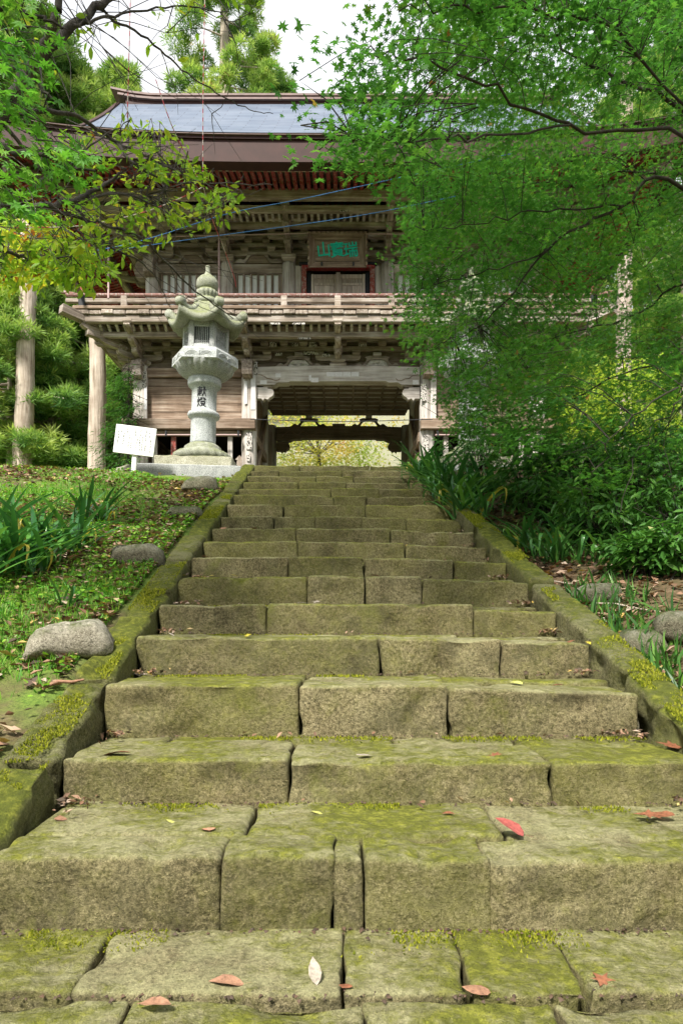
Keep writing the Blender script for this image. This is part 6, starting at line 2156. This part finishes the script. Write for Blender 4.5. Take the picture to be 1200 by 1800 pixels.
x1, d1, z1 = bank_points(rng, 38000, -1, 1.7, 13); x2, d2, z2 = bank_points(rng, 9000, 1, 1.7, 11, 1.42, 4.5)
den = fbm(np.stack([x1 * 0.8 + 3, d1 * 0.8, z1], 1), 2, 33)
kp = den + rng.normal(0, .2, len(x1)) + 0.02 * (d1 - 5) > 0.0
x = np.concatenate([x1[kp], x2]); d = np.concatenate([d1[kp], d2]); z = np.concatenate([z1[kp], z2])
LF_V = np.array([(0, -0.5, 0.05), (0.28, 0, 0.16), (0, 0.55, 0.04), (-0.28, 0, 0.16), (0, 0, 0.0)]); LF_F = np.array([(0, 1, 4), (1, 2, 4), (2, 3, 4), (3, 0, 4)])
V, F = scatter(LF_V, LF_F, np.stack([x, d, z + rng.uniform(0.01, 0.04, len(x))], 1), rotmats(rng.normal(0, .3, len(x)), rng.normal(0, .3, len(x)), rng.uniform(0, 6.28, len(x))), rng.uniform(0.03, 0.085, len(x)))
link('leaf_litter', fast_mesh('leaf litter', V, F, LITTER, False, np.repeat(rng.random(len(x)), 5)), kind='stuff', label='brown fallen leaves scattered over both banks', cat='leaves')
x, d, z = bank_points(rng, 9000, 1, 3.0, 11, 1.5, 5)
keep = fbm(np.stack([x * 1.2, d * 1.2, z], 1), 2, 43) > 0.0
x, d, z = x[keep], d[keep], z[keep]
V, F = scatter(BLADE_V, BLADE_F, np.stack([x, d, z], 1), rotmats(rng.normal(0, .35, len(x)), rng.normal(0, .35, len(x)), rng.uniform(0, 6.28, len(x))), rng.uniform(0.06, 0.2, len(x)))
link('shade_grass', fast_mesh('shade grass', V, F, SASA, False, np.repeat(rng.random(len(x)) * 0.9, 5)), kind='stuff', label='thin dark grass in the shade of the right bank', cat='grass')

# dead twigs and a strip of bark
def stick(px, py, d, L, r, az, label, mat=BARK):
    x = (px - 600) / 1200 * d
    z = float(terrain(np.array([x]), np.array([d]))[0]) + 0.03
    v = Vector((math.cos(az), math.sin(az), 0.362 * math.sin(az))) * L / 2
    c = Vector((x, d, z))
    link('dead_twig', Acc().tube([c - v, c - v * 0.3 + Vector((0, .01, .015)), c + v * 0.4, c + v], [r, r * 0.9, r * 0.8, r * 0.5], 6).mesh(mat), None, label=label, cat='twig', group='dead twigs on the banks')


stick(112, 1182, 3.0, 0.17, 0.010, 0.5, 'tan strip of wood on the grass below the boulder', LC['tan'])
stick(1040, 1085, 4.3, 0.35, 0.008, 0.3, 'reddish dead twig lying behind the right kerb')
stick(1100, 1090, 4.4, 0.4, 0.007, -0.4, 'thin dead twig crossing above the rounded boulder')
stick(985, 1010, 5.0, 0.4, 0.007, -0.2, 'dead twig below the shaded strap leaves')

# unseen wood added at the viewer's back to cut low light on the stair
rng = np.random.default_rng(91)
m = 5000
X = rng.uniform(-42, 42, m); Y = rng.uniform(-25, -16, m); Z = -1.5 + 9.0 * rng.random(m) * (0.75 + 0.25 * np.sin(X * 0.7) * np.cos(X * 0.23 + 1))
V, F = scatter(TUFT[0], TUFT[1], np.stack([X, Y, Z], 1), rotmats(rng.normal(0, .6, m), rng.normal(0, .6, m), rng.uniform(0, 6.28, m)), rng.uniform(1.4, 2.4, m))
link('unseen_shade_wood', fast_mesh('unseen shade wood', V, F, CEDAR, False, np.repeat(rng.random(m) * 0.5, len(TUFT[0]))), kind='stuff', label='added unseen belt of woodland shading the stair from behind the viewer', cat='wood')

# moss cushions along the joints, the riser feet and the kerb tops
rng = np.random.default_rng(92)
mx, my, mz = [], [], []
for i in range(0, 9):
    d = STEP_D[i]; a = float(axis(d)); zt = STEP_Z[i - 1] if i else LAND_Z
    m = int(5200 / (1 + i * 0.8))
    x = rng.uniform(a - 1.17, a + 1.17, m); y = d - np.abs(rng.normal(0, 0.05, m)) - 0.003
    k = fbm(np.stack([x * 3.1, y * 3.1, np.full(m, i * 2.0)], 1), 3, 61) > 0.05
    mx.append(x[k]); my.append(y[k]); mz.append(np.full(k.sum(), zt - 0.003) - (0.035 * np.maximum(0, x[k] - a) if 3 <= i <= 9 else 0))
for s in (-1, 1):
    m = 16000
    d = 1.7 + 6 * rng.random(m) ** 1.6
    x = axis(d) + s * rng.uniform(1.19, 1.35, m)
    k = fbm(np.stack([x * 4, d * 4, d * 0], 1), 3, 66) > -0.02
    mx.append(x[k]); my.append(d[k]); mz.append((nosing(d) + (0.0 if s < 0 else -0.004))[k])
x = np.concatenate(mx); y = np.concatenate(my); z = np.concatenate(mz); n = len(x)
MO_V = np.array([(-0.35, 0, -0.2), (0.35, 0, -0.2), (0.0, 0.1, 1.0), (0, -0.35, -0.2), (0, 0.35, -0.2), (0.1, 0, 0.9)]); MO_F = np.array([(0, 1, 2), (3, 4, 5)])
V, F = scatter(MO_V, MO_F, np.stack([x, y, z], 1), rotmats(rng.normal(0, .4, n), rng.normal(0, .4, n), rng.uniform(0, 6.28, n)), rng.uniform(0.005, 0.012, n) * (0.7 + 0.12 * y))
link('moss_cushions', fast_mesh('moss cushions', V, F, MOSS, False, np.repeat(rng.random(n), 6)), kind='stuff', label='fuzzy moss growing in the joints and along the kerbs', cat='moss')
